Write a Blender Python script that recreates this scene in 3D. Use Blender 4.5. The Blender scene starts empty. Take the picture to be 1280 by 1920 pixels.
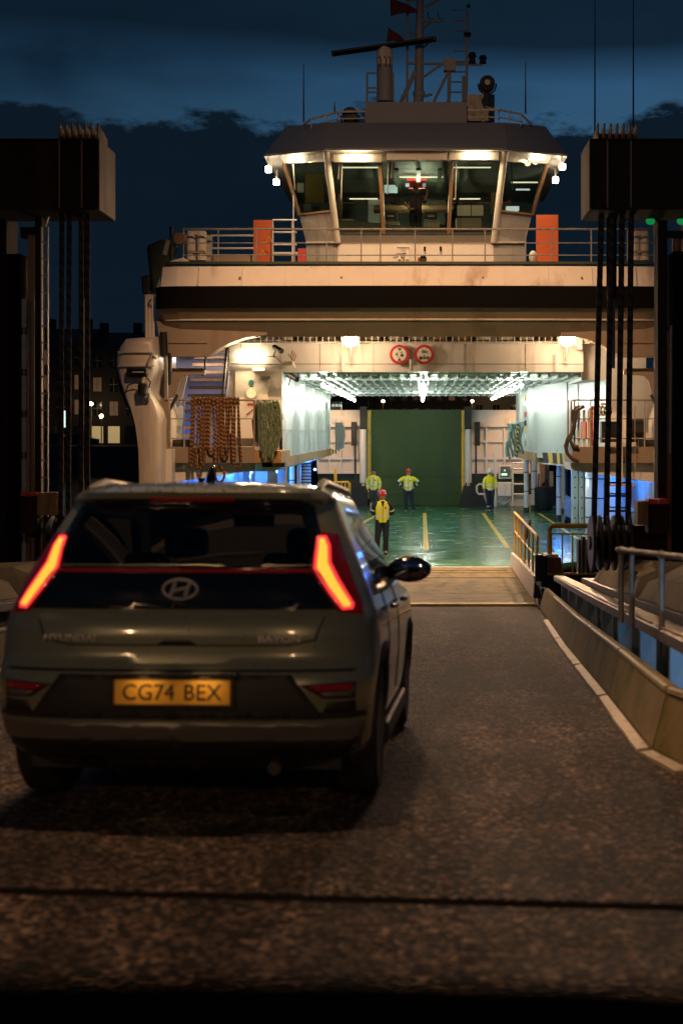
import bpy, bmesh, math, random
from mathutils import Vector, Matrix
random.seed(7)
sc = bpy.context.scene
C = sc.collection
# ------------------------------------------------------------------ camera
# the camera looks along the ferry's axis (+Y) through a slightly shifted 50 mm lens
F, VX, VY, CZ = 2667.0, 790.0, 810.0, 3.43
cam_d = bpy.data.cameras.new('camera'); cam = bpy.data.objects.new('camera', cam_d); C.objects.link(cam)
cam.location = (0, 0, CZ); cam.rotation_euler = (math.radians(90), 0, 0)
cam_d.sensor_fit = 'HORIZONTAL'; cam_d.sensor_width = 24.0; cam_d.lens = 50.0
cam_d.shift_x = -(VX-640)/1280; cam_d.shift_y = -(960-VY)/1280
cam_d.clip_start = 0.05; cam_d.clip_end = 4000
cam_d.dof.use_dof = True; cam_d.dof.focus_distance = 42.0; cam_d.dof.aperture_fstop = 2.5
sc.camera = cam
# ------------------------------------------------------------------ render / exposure
sc.render.engine = 'CYCLES'
sc.cycles.use_denoising = True
try: sc.cycles.denoiser = 'OPENIMAGEDENOISE'
except Exception: pass
sc.cycles.max_bounces = 6; sc.cycles.diffuse_bounces = 3; sc.cycles.glossy_bounces = 3
sc.cycles.transmission_bounces = 6; sc.cycles.transparent_max_bounces = 12
sc.cycles.sample_clamp_indirect = 4.0
sc.cycles.caustics_reflective = False; sc.cycles.caustics_refractive = False
sc.view_settings.view_transform = 'Standard'; sc.view_settings.look = 'None'
sc.view_settings.gamma = 1.0; sc.view_settings.exposure = 0.0; sc.view_settings.use_curve_mapping = False
# ------------------------------------------------------------------ world: dusk sky with cloud banks
w = bpy.data.worlds.new('World'); sc.world = w; w.use_nodes = True
nt = w.node_tree; nt.nodes.clear()
def N(t, **k):
    n = nt.nodes.new(t)
    for a, b in k.items(): setattr(n, a, b)
    return n
def math_node(op, a, b=None, c=None, clamp=False):
    n = N('ShaderNodeMath', operation=op, use_clamp=clamp)
    for i, v in enumerate((a, b, c)):
        if v is None: continue
        if isinstance(v, (int, float)): n.inputs[i].default_value = v
        else: nt.links.new(v, n.inputs[i])
    return n.outputs[0]
def mixc(fac, a, b, blend='MIX'):
    n = N('ShaderNodeMix', data_type='RGBA', blend_type=blend)
    for s, v in ((n.inputs['Factor'], fac), (n.inputs[6], a), (n.inputs[7], b)):
        if isinstance(v, (int, float)): s.default_value = v
        elif isinstance(v, tuple): s.default_value = v
        else: nt.links.new(v, s)
    return n.outputs[2]
sky = N('ShaderNodeTexSky', sky_type='NISHITA'); sky.sun_disc = False
sky.sun_elevation = math.radians(1.0); sky.sun_rotation = math.radians(200); sky.air_density = 1.0; sky.ozone_density = 4.0
SKY_STRENGTH = 0.118
tc = N('ShaderNodeTexCoord'); sep = N('ShaderNodeSeparateXYZ'); nt.links.new(tc.outputs['Generated'], sep.inputs[0])
mp = N('ShaderNodeMapping'); mp.inputs['Scale'].default_value = (1.0, 1.0, 2.6); mp.inputs['Location'].default_value = (0.35, 0.0, 0.0); nt.links.new(tc.outputs['Generated'], mp.inputs[0])
n1 = N('ShaderNodeTexNoise'); n1.inputs['Scale'].default_value = 6.0; n1.inputs['Detail'].default_value = 9.0; n1.inputs['Roughness'].default_value = 0.66; nt.links.new(mp.outputs[0], n1.inputs['Vector'])
n2 = N('ShaderNodeTexNoise'); n2.inputs['Scale'].default_value = 2.6; n2.inputs['Detail'].default_value = 5.0; nt.links.new(mp.outputs[0], n2.inputs['Vector'])
Z = sep.outputs['Z']; X = sep.outputs['X']
# low cumulus bank: top edge near 13.5 degrees, lumpy
edge = math_node('ADD', 0.220, math_node('MULTIPLY', math_node('SUBTRACT', n1.outputs['Fac'], 0.5), 0.17))
edge = math_node('SUBTRACT', edge, math_node('MULTIPLY', X, 0.02))
low = math_node('MULTIPLY', math_node('SUBTRACT', edge, Z), 95.0, clamp=True)
# high stratus: lower edge near 15 degrees, soft
hi_e = math_node('ADD', 0.243, math_node('MULTIPLY', math_node('SUBTRACT', n2.outputs['Fac'], 0.5), 0.07))
high = math_node('MULTIPLY', math_node('SUBTRACT', Z, hi_e), 42.0, clamp=True)
cl = math_node('MAXIMUM', low, math_node('MULTIPLY', high, 0.88))
tint = mixc(1.0, sky.outputs[0], (0.80, 0.82, 0.74, 1), 'MULTIPLY')
veil = N('ShaderNodeMapRange'); veil.inputs['From Min'].default_value = .38; veil.inputs['From Max'].default_value = .66; veil.inputs['To Min'].default_value = 1.9; veil.inputs['To Max'].default_value = .45; nt.links.new(n2.outputs['Fac'], veil.inputs['Value'])
tint = mixc(1.0, tint, veil.outputs[0], 'MULTIPLY')   # thin cloud veils the clear sky unevenly
bg_sky = N('ShaderNodeBackground'); nt.links.new(tint, bg_sky.inputs[0]); bg_sky.inputs[1].default_value = SKY_STRENGTH
ccol = mixc(n1.outputs['Fac'], (0.0022, 0.0072, 0.0145, 1), (0.0052, 0.0125, 0.0215, 1))
bg_cl = N('ShaderNodeBackground'); nt.links.new(ccol, bg_cl.inputs[0]); bg_cl.inputs[1].default_value = 1.0
mx = N('ShaderNodeMixShader'); nt.links.new(cl, mx.inputs[0]); nt.links.new(bg_sky.outputs[0], mx.inputs[1]); nt.links.new(bg_cl.outputs[0], mx.inputs[2])
wo = N('ShaderNodeOutputWorld'); nt.links.new(mx.outputs[0], wo.inputs[0])
# the last of the daylight: a very weak, wide, cool sun
sd = bpy.data.lights.new('sun', 'SUN'); sd.energy = 0.012; sd.angle = math.radians(20); sd.color = (0.6, 0.75, 1.0)
so = bpy.data.objects.new('sun', sd); so.rotation_euler = (math.radians(60), 0, math.radians(200)); C.objects.link(so)

# ------------------------------------------------------------------ helpers
def P(x, y, Y): return Vector(((x-VX)*Y/F, Y, CZ+(VY-y)*Y/F))
W = {}
class MB:
    def __init__(s): s.v = []; s.f = []; s.uv = {}
    def add(s, vs, fs, uvs=None):
        o = len(s.v); s.v += [tuple(p) for p in vs]
        for i, f in enumerate(fs):
            if uvs: s.uv[len(s.f)] = uvs[i]
            s.f.append([o+j for j in f])
        return s
    def box(s, x0, x1, y0, y1, z0, z1):
        if x0 > x1: x0, x1 = x1, x0
        if y0 > y1: y0, y1 = y1, y0
        if z0 > z1: z0, z1 = z1, z0
        v = [(x, y, z) for z in (z0, z1) for y in (y0, y1) for x in (x0, x1)]
        return s.add(v, [(0,2,3,1),(4,5,7,6),(0,1,5,4),(2,6,7,3),(0,4,6,2),(1,3,7,5)])
    def pbox(s, x0, y0, x1, y1, Y, dep):           # a rectangle measured at depth Y, given a real depth
        a = P(x0, y0, Y); b = P(x1, y1, Y)
        return s.box(a.x, b.x, Y, Y+dep, a.z, b.z)
    def bar(s, a, b, wd, h=None, up=(0,0,1)):
        h = h or wd; a = Vector(a); b = Vector(b); d = (b-a).normalized(); u = Vector(up)
        if abs(d.dot(u)) > .98: u = Vector((0,1,0))
        r = d.cross(u).normalized()*wd/2; t = r.cross(d).normalized()*h/2
        v = [p+q for p in (a, b) for q in (-r-t, r-t, r+t, -r+t)]
        return s.add(v, [(0,3,2,1),(4,5,6,7),(0,1,5,4),(1,2,6,5),(2,3,7,6),(3,0,4,7)])
    def tube(s, pts, r, n=8, cap=True, u0=0.0):
        pts = [Vector(p) for p in pts]; m = len(pts); rs = r if isinstance(r, (list, tuple)) else [r]*m
        rings = []; prev = None; L = [u0]
        for i in range(1, m): L.append(L[-1]+(pts[i]-pts[i-1]).length)
        for i in range(m):
            d = (pts[min(i+1, m-1)]-pts[max(i-1, 0)])
            d = d.normalized() if d.length > 1e-9 else Vector((0,0,1))
            if prev is None:
                u = Vector((0,0,1)) if abs(d.z) < .9 else Vector((1,0,0))
                a = d.cross(u).normalized()
            else:
                a = prev-d*prev.dot(d); a = a.normalized() if a.length > 1e-6 else d.orthogonal().normalized()
            prev = a; b = d.cross(a)
            rings.append([pts[i]+(a*math.cos(2*math.pi*k/n)+b*math.sin(2*math.pi*k/n))*rs[i] for k in range(n)])
        vs = [p for rg in rings for p in rg]; fs = []; uv = []
        for i in range(m-1):
            for k in range(n):
                k2 = (k+1) % n
                fs.append((i*n+k, i*n+k2, (i+1)*n+k2, (i+1)*n+k))
                uv.append(((L[i], k/n), (L[i], (k+1)/n), (L[i+1], (k+1)/n), (L[i+1], k/n)))
        if cap:
            fs.append(tuple(range(n-1, -1, -1))); uv.append(tuple((0, .5) for _ in range(n)))
            fs.append(tuple((m-1)*n+k for k in range(n))); uv.append(tuple((L[-1], .5) for _ in range(n)))
        return s.add(vs, fs, uv)
    def prism(s, poly, y0, y1, axis='y'):          # polygon given in the other two axes, extruded
        def V(p, t): return {'y': (p[0], t, p[1]), 'x': (t, p[0], p[1]), 'z': (p[0], p[1], t)}[axis]
        n = len(poly); v = [V(p, y0) for p in poly]+[V(p, y1) for p in poly]
        fs = [tuple(range(n)), tuple(range(2*n-1, n-1, -1))]+[(i, i+n, (i+1) % n+n, (i+1) % n) for i in range(n)]
        return s.add(v, fs)
    def pprism(s, pts, Y, dep):                    # outline measured at depth Y
        return s.prism([((x-VX)*Y/F, CZ+(VY-y)*Y/F) for x, y in pts], Y, Y+dep)
    def loft(s, rings, closed=True, caps=True):
        n = len(rings[0]); vs = [p for r in rings for p in r]; fs = []
        for i in range(len(rings)-1):
            for k in range(n if closed else n-1):
                k2 = (k+1) % n
                fs.append((i*n+k, i*n+k2, (i+1)*n+k2, (i+1)*n+k))
        if caps and closed:
            fs.append(tuple(range(n-1, -1, -1))); fs.append(tuple((len(rings)-1)*n+k for k in range(n)))
        return s.add(vs, fs)
    def lathe(s, prof, c=(0,0,0), axis='z', n=20, caps=True):   # prof: (radius, height)
        rings = []
        for r, h in prof:
            rg = []
            for k in range(n):
                a = 2*math.pi*k/n; u, v = r*math.cos(a), r*math.sin(a)
                q = {'z': (u, v, h), 'y': (u, h, -v), 'x': (h, u, v)}[axis]
                rg.append((c[0]+q[0], c[1]+q[1], c[2]+q[2]))
            rings.append(rg)
        return s.loft(rings, True, caps)
    def ball(s, c, r, n=10, m=6, sc_=(1,1,1)):
        prof = []
        for i in range(m+1):
            a = -math.pi/2+math.pi*i/m; prof.append((max(1e-4, math.cos(a))*r, math.sin(a)*r))
        o = len(s.v); s.lathe(prof, (0,0,0), 'z', n)
        for i in range(o, len(s.v)):
            p = s.v[i]; s.v[i] = (c[0]+p[0]*sc_[0], c[1]+p[1]*sc_[1], c[2]+p[2]*sc_[2])
        return s
    def build(s, name, mat, parent=None, smooth=False, bevel=0.0, fix=True):
        xs = [p[0] for p in s.v]; ys = [p[1] for p in s.v]; zs = [p[2] for p in s.v]
        c = Vector(((min(xs)+max(xs))/2, (min(ys)+max(ys))/2, min(zs)))
        me = bpy.data.meshes.new(name)
        me.from_pydata([(p[0]-c.x, p[1]-c.y, p[2]-c.z) for p in s.v], [], s.f)
        if s.uv:
            ul = me.uv_layers.new(name='UVMap')
            for pi, pl in enumerate(me.polygons):
                if pi in s.uv:
                    for li, q in zip(pl.loop_indices, s.uv[pi]): ul.data[li].uv = q
        if fix:
            bm = bmesh.new(); bm.from_mesh(me); bmesh.ops.recalc_face_normals(bm, faces=bm.faces); bm.to_mesh(me); bm.free()
        if smooth:
            me.polygons.foreach_set('use_smooth', [True]*len(me.polygons))
            me.update()
            try: me.set_sharp_from_angle(angle=math.radians(38))
            except Exception: pass
        me.materials.append(MT[mat] if isinstance(mat, str) else mat)
        o = bpy.data.objects.new(name, me); C.objects.link(o)
        pw = W.get(parent.name, Vector((0,0,0))) if parent else Vector((0,0,0))
        o.location = c-pw
        if parent: o.parent = parent
        W[o.name] = c
        if bevel:
            b = o.modifiers.new('bevel', 'BEVEL'); b.width = bevel; b.segments = 2; b.limit_method = 'ANGLE'; b.angle_limit = math.radians(40)
        return o
def tag(o, label, cat=None, group=None, kind=None):
    if label: o['label'] = label
    if cat: o['category'] = cat
    if group: o['group'] = group
    if kind: o['kind'] = kind
    return o
def thing(name, label, cat, loc=(0,0,0), group=None):
    o = bpy.data.objects.new(name, None); C.objects.link(o); o.location = loc; o.empty_display_size = .2
    W[o.name] = Vector(loc); return tag(o, label, cat, group)
def local(name, label, cat, loc, rot, group=None):   # a thing whose parts are given in its own axes
    o = thing(name, label, cat, loc, group); o.rotation_euler = rot; W[o.name] = Vector((0,0,0)); return o
def dup(o, parent, dloc):
    c = o.copy(); C.objects.link(c); c.parent = parent; c.location = o.location+Vector(dloc); W[c.name] = W[o.name]+Vector(dloc)
    return c
def text(s, size, mat, parent, loc, rot=(math.pi/2,0,0), name='lettering', ext=.002, sx=1.0, align='CENTER'):
    cu = bpy.data.curves.new('t', 'FONT'); cu.body = s; cu.size = size; cu.extrude = ext; cu.align_x = align; cu.align_y = 'CENTER'; cu.resolution_u = 3
    o = bpy.data.objects.new('t', cu); C.objects.link(o); dg = bpy.context.evaluated_depsgraph_get()
    me = bpy.data.meshes.new_from_object(o.evaluated_get(dg)); me.name = name
    bpy.data.objects.remove(o); me.materials.clear(); me.materials.append(MT[mat])
    q = bpy.data.objects.new(name, me); C.objects.link(q)
    pw = W.get(parent.name, Vector((0,0,0))) if parent else Vector((0,0,0))
    q.location = Vector(loc)-pw; q.rotation_euler = rot; q.scale = (sx, 1, 1)
    if parent: q.parent = parent
    W[q.name] = Vector(loc)
    return q
def lamp(name, typ, loc, energy, col, parent=None, aim=None, size=.1, spot=None, blend=.6, sy=None):
    d = bpy.data.lights.new(name, typ); d.energy = energy; d.color = col
    if typ == 'AREA':
        d.size = size
        if sy: d.shape = 'RECTANGLE'; d.size_y = sy
    elif typ in ('POINT', 'SPOT'): d.shadow_soft_size = size
    if typ == 'SPOT': d.spot_size = math.radians(spot or 90); d.spot_blend = blend
    o = bpy.data.objects.new(name, d); C.objects.link(o)
    pw = W.get(parent.name, Vector((0,0,0))) if parent else Vector((0,0,0))
    o.location = Vector(loc)-pw
    if parent: o.parent = parent
    if aim is not None: o.rotation_euler = (Vector(aim)-Vector(loc)).to_track_quat('-Z', 'Y').to_euler()
    return o
# ------------------------------------------------------------------ materials
MT = {}
def mat(name, col, rough=.6, metal=0.0, var=.2, vs=3.0, bump=0.0, bs=40.0, coat=0.0, emit=None, es=0.0, dirt=None, damt=.5, dsc=2.0, streak=False, rvar=.12, spec=.5, alpha=1.0, trans=0.0):
    m = bpy.data.materials.new(name); m.use_nodes = True; t = m.node_tree; b = t.nodes['Principled BSDF']; L = t.links.new
    b.inputs['Roughness'].default_value = rough; b.inputs['Metallic'].default_value = metal
    b.inputs['Coat Weight'].default_value = coat; b.inputs['Coat Roughness'].default_value = .06; b.inputs['Specular IOR Level'].default_value = spec
    b.inputs['Alpha'].default_value = alpha; b.inputs['Transmission Weight'].default_value = trans
    c4 = (*col, 1)
    co = t.nodes.new('ShaderNodeTexCoord')
    mpn = t.nodes.new('ShaderNodeMapping'); L(co.outputs['Object'], mpn.inputs[0])
    no = t.nodes.new('ShaderNodeTexNoise'); no.inputs['Scale'].default_value = vs; no.inputs['Detail'].default_value = 6; L(mpn.outputs[0], no.inputs['Vector'])
    mx = t.nodes.new('ShaderNodeMix'); mx.data_type = 'RGBA'; L(no.outputs['Fac'], mx.inputs['Factor'])
    mx.inputs[6].default_value = (*[max(0, q*(1-var)) for q in col], 1); mx.inputs[7].default_value = (*[min(1, q*(1+var)) for q in col], 1)
    out = mx.outputs[2]
    if dirt:
        mp2 = t.nodes.new('ShaderNodeMapping'); mp2.inputs['Scale'].default_value = (1, 1, .12) if streak is True else (streak or (1, 1, 1)); L(co.outputs['Object'], mp2.inputs[0])
        nd = t.nodes.new('ShaderNodeTexNoise'); nd.inputs['Scale'].default_value = dsc; nd.inputs['Detail'].default_value = 8; nd.inputs['Roughness'].default_value = .65; L(mp2.outputs[0], nd.inputs['Vector'])
        rp = t.nodes.new('ShaderNodeValToRGB'); rp.color_ramp.elements[0].position = .62-.3*damt; rp.color_ramp.elements[1].position = .78-.15*damt; L(nd.outputs['Fac'], rp.inputs[0])
        m2 = t.nodes.new('ShaderNodeMix'); m2.data_type = 'RGBA'; L(rp.outputs[0], m2.inputs['Factor']); L(out, m2.inputs[6]); m2.inputs[7].default_value = (*dirt, 1); out = m2.outputs[2]
    L(out, b.inputs['Base Color'])
    if rvar:
        mr = t.nodes.new('ShaderNodeMapRange'); mr.inputs['To Min'].default_value = max(.02, rough-rvar); mr.inputs['To Max'].default_value = min(1, rough+rvar); L(no.outputs['Fac'], mr.inputs['Value']); L(mr.outputs[0], b.inputs['Roughness'])
    if bump:
        nb = t.nodes.new('ShaderNodeTexNoise'); nb.inputs['Scale'].default_value = bs; nb.inputs['Detail'].default_value = 5; L(co.outputs['Object'], nb.inputs['Vector'])
        bp = t.nodes.new('ShaderNodeBump'); bp.inputs['Strength'].default_value = bump; bp.inputs['Distance'].default_value = .02; L(nb.outputs['Fac'], bp.inputs['Height']); L(bp.outputs[0], b.inputs['Normal'])
    if emit:
        b.inputs['Emission Color'].default_value = (*emit, 1); b.inputs['Emission Strength'].default_value = es
    MT[name] = m; return m
WARM = (1.0, .555, .285)
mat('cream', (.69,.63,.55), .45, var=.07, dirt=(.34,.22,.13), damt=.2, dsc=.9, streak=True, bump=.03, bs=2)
mat('white', (.70,.66,.62), .38, var=.06, dirt=(.36,.26,.16), damt=.14, dsc=1.2, streak=True, bump=.03, bs=3)
mat('white_gloss', (.54,.59,.56), .32, var=.06, dirt=(.35,.30,.2), damt=.1, dsc=1.0, streak=True, bump=.06, bs=2.5)
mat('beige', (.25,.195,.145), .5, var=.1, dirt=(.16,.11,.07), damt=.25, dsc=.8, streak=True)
mat('shoulder', (.66,.58,.49), .4, var=.08, dirt=(.22,.15,.09), damt=.25, dsc=1.0, streak=True, bump=.08, bs=1.2)
mat('black_paint', (.0035,.003,.003), .8, var=.3, spec=.08)
mat('black', (.008,.008,.008), .6, var=.3)
mat('roof_grey', (.27,.28,.30), .6, var=.08)
mat('steel', (.33,.32,.30), .4, metal=.6, var=.2)
mat('galv', (.34,.32,.29), .55, metal=.3, var=.25, vs=8, dirt=(.14,.10,.07), damt=.4, dsc=6)
mat('rust', (.19,.085,.035), .8, var=.45, vs=6, bump=.3, bs=30)
mat('rust_trim', (.36,.22,.09), .7, var=.35, vs=5, dirt=(.16,.07,.025), damt=.5, dsc=3, streak=True)
mat('gantry', (.026,.019,.014), .8, spec=.08, var=.35, vs=2, dirt=(.06,.03,.015), damt=.25, dsc=1.2, streak=True)
mat('gantry_lit', (.26,.15,.08), .6, var=.25, vs=3, dirt=(.07,.035,.018), damt=.4, dsc=2, streak=True)  # gantry steel made lighter in colour for the faces lamp light reaches
mat('cable', (.020,.017,.014), .5, var=.4, vs=10)
mat('orange', (.75,.14,.035), .5, var=.1)
mat('yellow', (.76,.46,.04), .5, var=.12, dirt=(.35,.15,.03), damt=.3, dsc=5)
mat('deck_yellow', (.72,.46,.05), .55, var=.15, dirt=(.20,.20,.08), damt=.45, dsc=4)
mat('green_door', (.030,.066,.004), .6, var=.3, vs=1.0, dirt=(.018,.036,.003), damt=.4, dsc=.6, streak=True)
mat('dark_green', (.018,.030,.012), .5, var=.3)
mat('deck', (.045,.17,.085), .22, var=.3, vs=1.2, dirt=(.16,.17,.12), damt=.22, dsc=2.2, streak=(.35,2.2,1), bump=.12, bs=6, rvar=.2)
mat('flap', (.24,.185,.075), .72, var=.4, vs=3.5, dirt=(.075,.085,.03), damt=.55, dsc=2.6, streak=(1,.7,1), bump=.5, bs=26, rvar=.1, spec=.2)
mat('red', (.55,.03,.03), .45, var=.1)
mat('sign_white', (.72,.68,.60), .5, var=.04)
mat('sign_black', (.015,.015,.015), .5, var=.1)
mat('chart', (.62,.42,.10), .6, var=.1)
mat('paper', (.75,.72,.66), .7, var=.05)
mat('wood', (.24,.13,.06), .5, var=.2)
mat('interior', (.11,.12,.10), .6, var=.3)
mat('console', (.30,.29,.25), .5, var=.1)
mat('green_rope', (.10,.16,.10), .9, var=.5, vs=25, dirt=(.30,.27,.15), damt=.5, dsc=14, bump=.5, bs=60)
mat('blue_rope', (.16,.26,.24), .9, var=.5, vs=25, bump=.5, bs=60)
mat('grey_rope', (.24,.23,.20), .9, var=.4, vs=25, bump=.5, bs=60)
mat('dark_rope', (.06,.045,.03), .9, var=.5, vs=25, bump=.5, bs=60)
mat('concrete', (.30,.235,.14), .9, spec=.15, var=.2, vs=3, dirt=(.17,.14,.05), damt=.4, dsc=2.2, streak=True, bump=.25, bs=25)
mat('mossy', (.33,.255,.135), .85, var=.6, vs=2.2, dirt=(.12,.15,.01), damt=.6, dsc=2.2, streak=(2,.8,.35), bump=.4, bs=14, spec=.12)
mat('edge_white', (.62,.52,.38), .6, var=.2, vs=9, dirt=(.22,.16,.10), damt=.35, dsc=9, bump=.4, bs=30)
mat('girder', (.16,.13,.10), .5, metal=.2, var=.4, vs=5, dirt=(.36,.30,.22), damt=.35, dsc=4, bump=.35, bs=25)
mat('blue_tint_plate', (.36,.52,.68), .4, var=.15, vs=5, dirt=(.20,.18,.12), damt=.35, dsc=4, streak=True)  # pale stiffener plates, with the blue of the cool light put into their colour
mat('dark_steel', (.03,.026,.022), .55, var=.4, vs=4)
mat('screen_red', (.1,.01,.01), emit=(1,.12,.08), es=1.6)
mat('screen_white', (.2,.2,.2), emit=(.8,.9,.9), es=.9)
mat('screen_cool', (.2,.2,.2), emit=(.5,.75,.75), es=.6)
mat('bulb', (1,1,1), emit=(.95,1.0,.92), es=14.0)
mat('flood', (1,1,1), emit=(1,.72,.38), es=55.0)
mat('tube_warm', (1,1,1), emit=(1,.80,.50), es=16.0)
mat('spot_white', (1,1,1), emit=(1,.86,.64), es=28.0)
mat('blue_lamp', (.2,.4,1), emit=(.10,.34,1.0), es=14.0)
mat('green_lamp', (.02,.2,.05), emit=(.02,.9,.22), es=.22)
mat('green_led', (.1,.6,.2), emit=(.35,1,.5), es=6.0)
mat('win_lit', (.1,.08,.06), emit=(1,.50,.25), es=.06)
mat('win_bright', (.5,.4,.3), emit=(1,.72,.30), es=.30)
mat('win_dark', (.012,.014,.018), .15, var=.3)
mat('sign_lit', (.5,.5,.5), emit=(.75,1,.9), es=1.3)
mat('sign_lit_red', (.5,.2,.1), emit=(1,.45,.2), es=1.6)
mat('facade', (.022,.016,.014), .85, var=.2)
mat('facade_pale', (.20,.17,.12), .85, var=.15)
mat('facade_grey', (.02,.02,.022), .85, var=.2)
mat('slate', (.02,.02,.024), .7, var=.2)
mat('hill', (.006,.008,.008), .95, var=.4, vs=.2)
mat('quay', (.06,.055,.05), .9, var=.3)
def glass(name, tint, rough=.02, refl=1.0):
    m = bpy.data.materials.new(name); m.use_nodes = True; t = m.node_tree; t.nodes.clear()
    tr = t.nodes.new('ShaderNodeBsdfTransparent'); tr.inputs[0].default_value = (*tint, 1)
    gl = t.nodes.new('ShaderNodeBsdfGlossy'); gl.inputs['Roughness'].default_value = rough; gl.inputs[0].default_value = (refl, refl, refl, 1)
    fr = t.nodes.new('ShaderNodeFresnel'); fr.inputs[0].default_value = 1.5
    mx = t.nodes.new('ShaderNodeMixShader'); o = t.nodes.new('ShaderNodeOutputMaterial')
    t.links.new(fr.outputs[0], mx.inputs[0]); t.links.new(tr.outputs[0], mx.inputs[1]); t.links.new(gl.outputs[0], mx.inputs[2]); t.links.new(mx.outputs[0], o.inputs[0])
    MT[name] = m
glass('bridge_glass', (.62,.70,.62)); glass('car_glass', (.28,.28,.28)); glass('clear_glass', (.85,.85,.85))
# rope with a two-colour lay; hazard stripes
def rope_mat(name, a, b, k=16.0):
    m = mat(name, a, .9, var=0, rvar=0); t = m.node_tree; bs = t.nodes['Principled BSDF']
    uv = t.nodes.new('ShaderNodeUVMap'); se = t.nodes.new('ShaderNodeSeparateXYZ'); t.links.new(uv.outputs[0], se.inputs[0])
    m1 = t.nodes.new('ShaderNodeMath'); m1.operation = 'MULTIPLY_ADD'; m1.inputs[1].default_value = k; t.links.new(se.outputs[0], m1.inputs[0]); t.links.new(se.outputs[1], m1.inputs[2])
    fr = t.nodes.new('ShaderNodeMath'); fr.operation = 'FRACT'; t.links.new(m1.outputs[0], fr.inputs[0])
    rp = t.nodes.new('ShaderNodeValToRGB'); rp.color_ramp.elements[0].color = (*a, 1); rp.color_ramp.elements[1].color = (*b, 1)
    rp.color_ramp.elements[0].position = .42; rp.color_ramp.elements[1].position = .55; t.links.new(fr.outputs[0], rp.inputs[0]); t.links.new(rp.outputs[0], bs.inputs['Base Color'])
    bp = t.nodes.new('ShaderNodeBump'); bp.inputs['Strength'].default_value = .8; bp.inputs['Distance'].default_value = .02; t.links.new(fr.outputs[0], bp.inputs['Height']); t.links.new(bp.outputs[0], bs.inputs['Normal'])
rope_mat('brown_rope', (.035,.018,.010), (.25,.115,.04), 9.0)
rope_mat('wire_rope', (.014,.011,.009), (.05,.036,.026), 6.0)
rope_mat('yellow_rope', (.03,.03,.02), (.45,.28,.05), 6.0)
def asphalt():
    m = bpy.data.materials.new('asphalt'); m.use_nodes = True; t = m.node_tree; b = t.nodes['Principled BSDF']; L = t.links.new
    co = t.nodes.new('ShaderNodeTexCoord')
    def noise(sc_, det, rg=.6):
        q = t.nodes.new('ShaderNodeTexNoise'); q.inputs['Scale'].default_value = sc_; q.inputs['Detail'].default_value = det; q.inputs['Roughness'].default_value = rg; L(co.outputs['Object'], q.inputs['Vector']); return q.outputs['Fac']
    def ramp(f, p0, c0, p1, c1):
        r = t.nodes.new('ShaderNodeValToRGB'); e = r.color_ramp.elements; e[0].position = p0; e[1].position = p1; e[0].color = (*c0, 1); e[1].color = (*c1, 1); L(f, r.inputs[0]); return r.outputs[0]
    def mul(a, b2):
        x = t.nodes.new('ShaderNodeMix'); x.data_type = 'RGBA'; x.blend_type = 'MULTIPLY'; x.inputs['Factor'].default_value = 1; L(a, x.inputs[6]); L(b2, x.inputs[7]); return x.outputs[2]
    v = t.nodes.new('ShaderNodeTexVoronoi'); v.inputs['Scale'].default_value = 44; L(co.outputs['Object'], v.inputs['Vector'])
    grain = ramp(v.outputs['Color'], .45, (.013,.010,.008), .93, (.36,.27,.205))
    mid_ = ramp(noise(17, 6, .8), .40, (.28,.26,.25), .62, (1.9,1.8,1.7))
    big = ramp(noise(.8, 6), .34, (.55,.53,.52), .68, (1.3,1.26,1.2))
    st_ = t.nodes.new('ShaderNodeMapping'); st_.inputs['Scale'].default_value = (2.2, .22, 1); L(co.outputs['Object'], st_.inputs[0])
    ns = t.nodes.new('ShaderNodeTexNoise'); ns.inputs['Scale'].default_value = 1.0; ns.inputs['Detail'].default_value = 7; ns.inputs['Roughness'].default_value = .6; L(st_.outputs[0], ns.inputs['Vector'])
    trk = ramp(ns.outputs['Fac'], .40, (.52,.50,.49), .56, (1.08,1.06,1.04))
    oil = ramp(noise(2.6, 3, .5), .30, (.30,.29,.28), .37, (1,1,1))
    L(mul(mul(mul(mul(grain, mid_), big), trk), oil), b.inputs['Base Color'])
    rr = t.nodes.new('ShaderNodeMapRange'); rr.inputs['To Min'].default_value = .62; rr.inputs['To Max'].default_value = .95; b.inputs['Specular IOR Level'].default_value = .3; L(noise(2.2, 6), rr.inputs['Value']); L(rr.outputs[0], b.inputs['Roughness'])
    bp = t.nodes.new('ShaderNodeBump'); bp.inputs['Strength'].default_value = 1.0; bp.inputs['Distance'].default_value = .02; L(v.outputs['Distance'], bp.inputs['Height'])
    bp2 = t.nodes.new('ShaderNodeBump'); bp2.inputs['Strength'].default_value = .8; bp2.inputs['Distance'].default_value = .03; L(noise(26, 4, .7), bp2.inputs['Height']); L(bp.outputs[0], bp2.inputs['Normal']); L(bp2.outputs[0], b.inputs['Normal'])
    MT['asphalt'] = m
asphalt()
def water_mat():
    m = mat('water', (.004,.008,.012), .12, var=.2, rvar=0); t = m.node_tree; b = t.nodes['Principled BSDF']
    co = t.nodes.new('ShaderNodeTexCoord'); n = t.nodes.new('ShaderNodeTexNoise'); n.inputs['Scale'].default_value = .9; n.inputs['Detail'].default_value = 5
    t.links.new(co.outputs['Object'], n.inputs['Vector']); bp = t.nodes.new('ShaderNodeBump'); bp.inputs['Strength'].default_value = .6; bp.inputs['Distance'].default_value = .2
    t.links.new(n.outputs['Fac'], bp.inputs['Height']); t.links.new(bp.outputs[0], b.inputs['Normal'])
water_mat()
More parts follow.
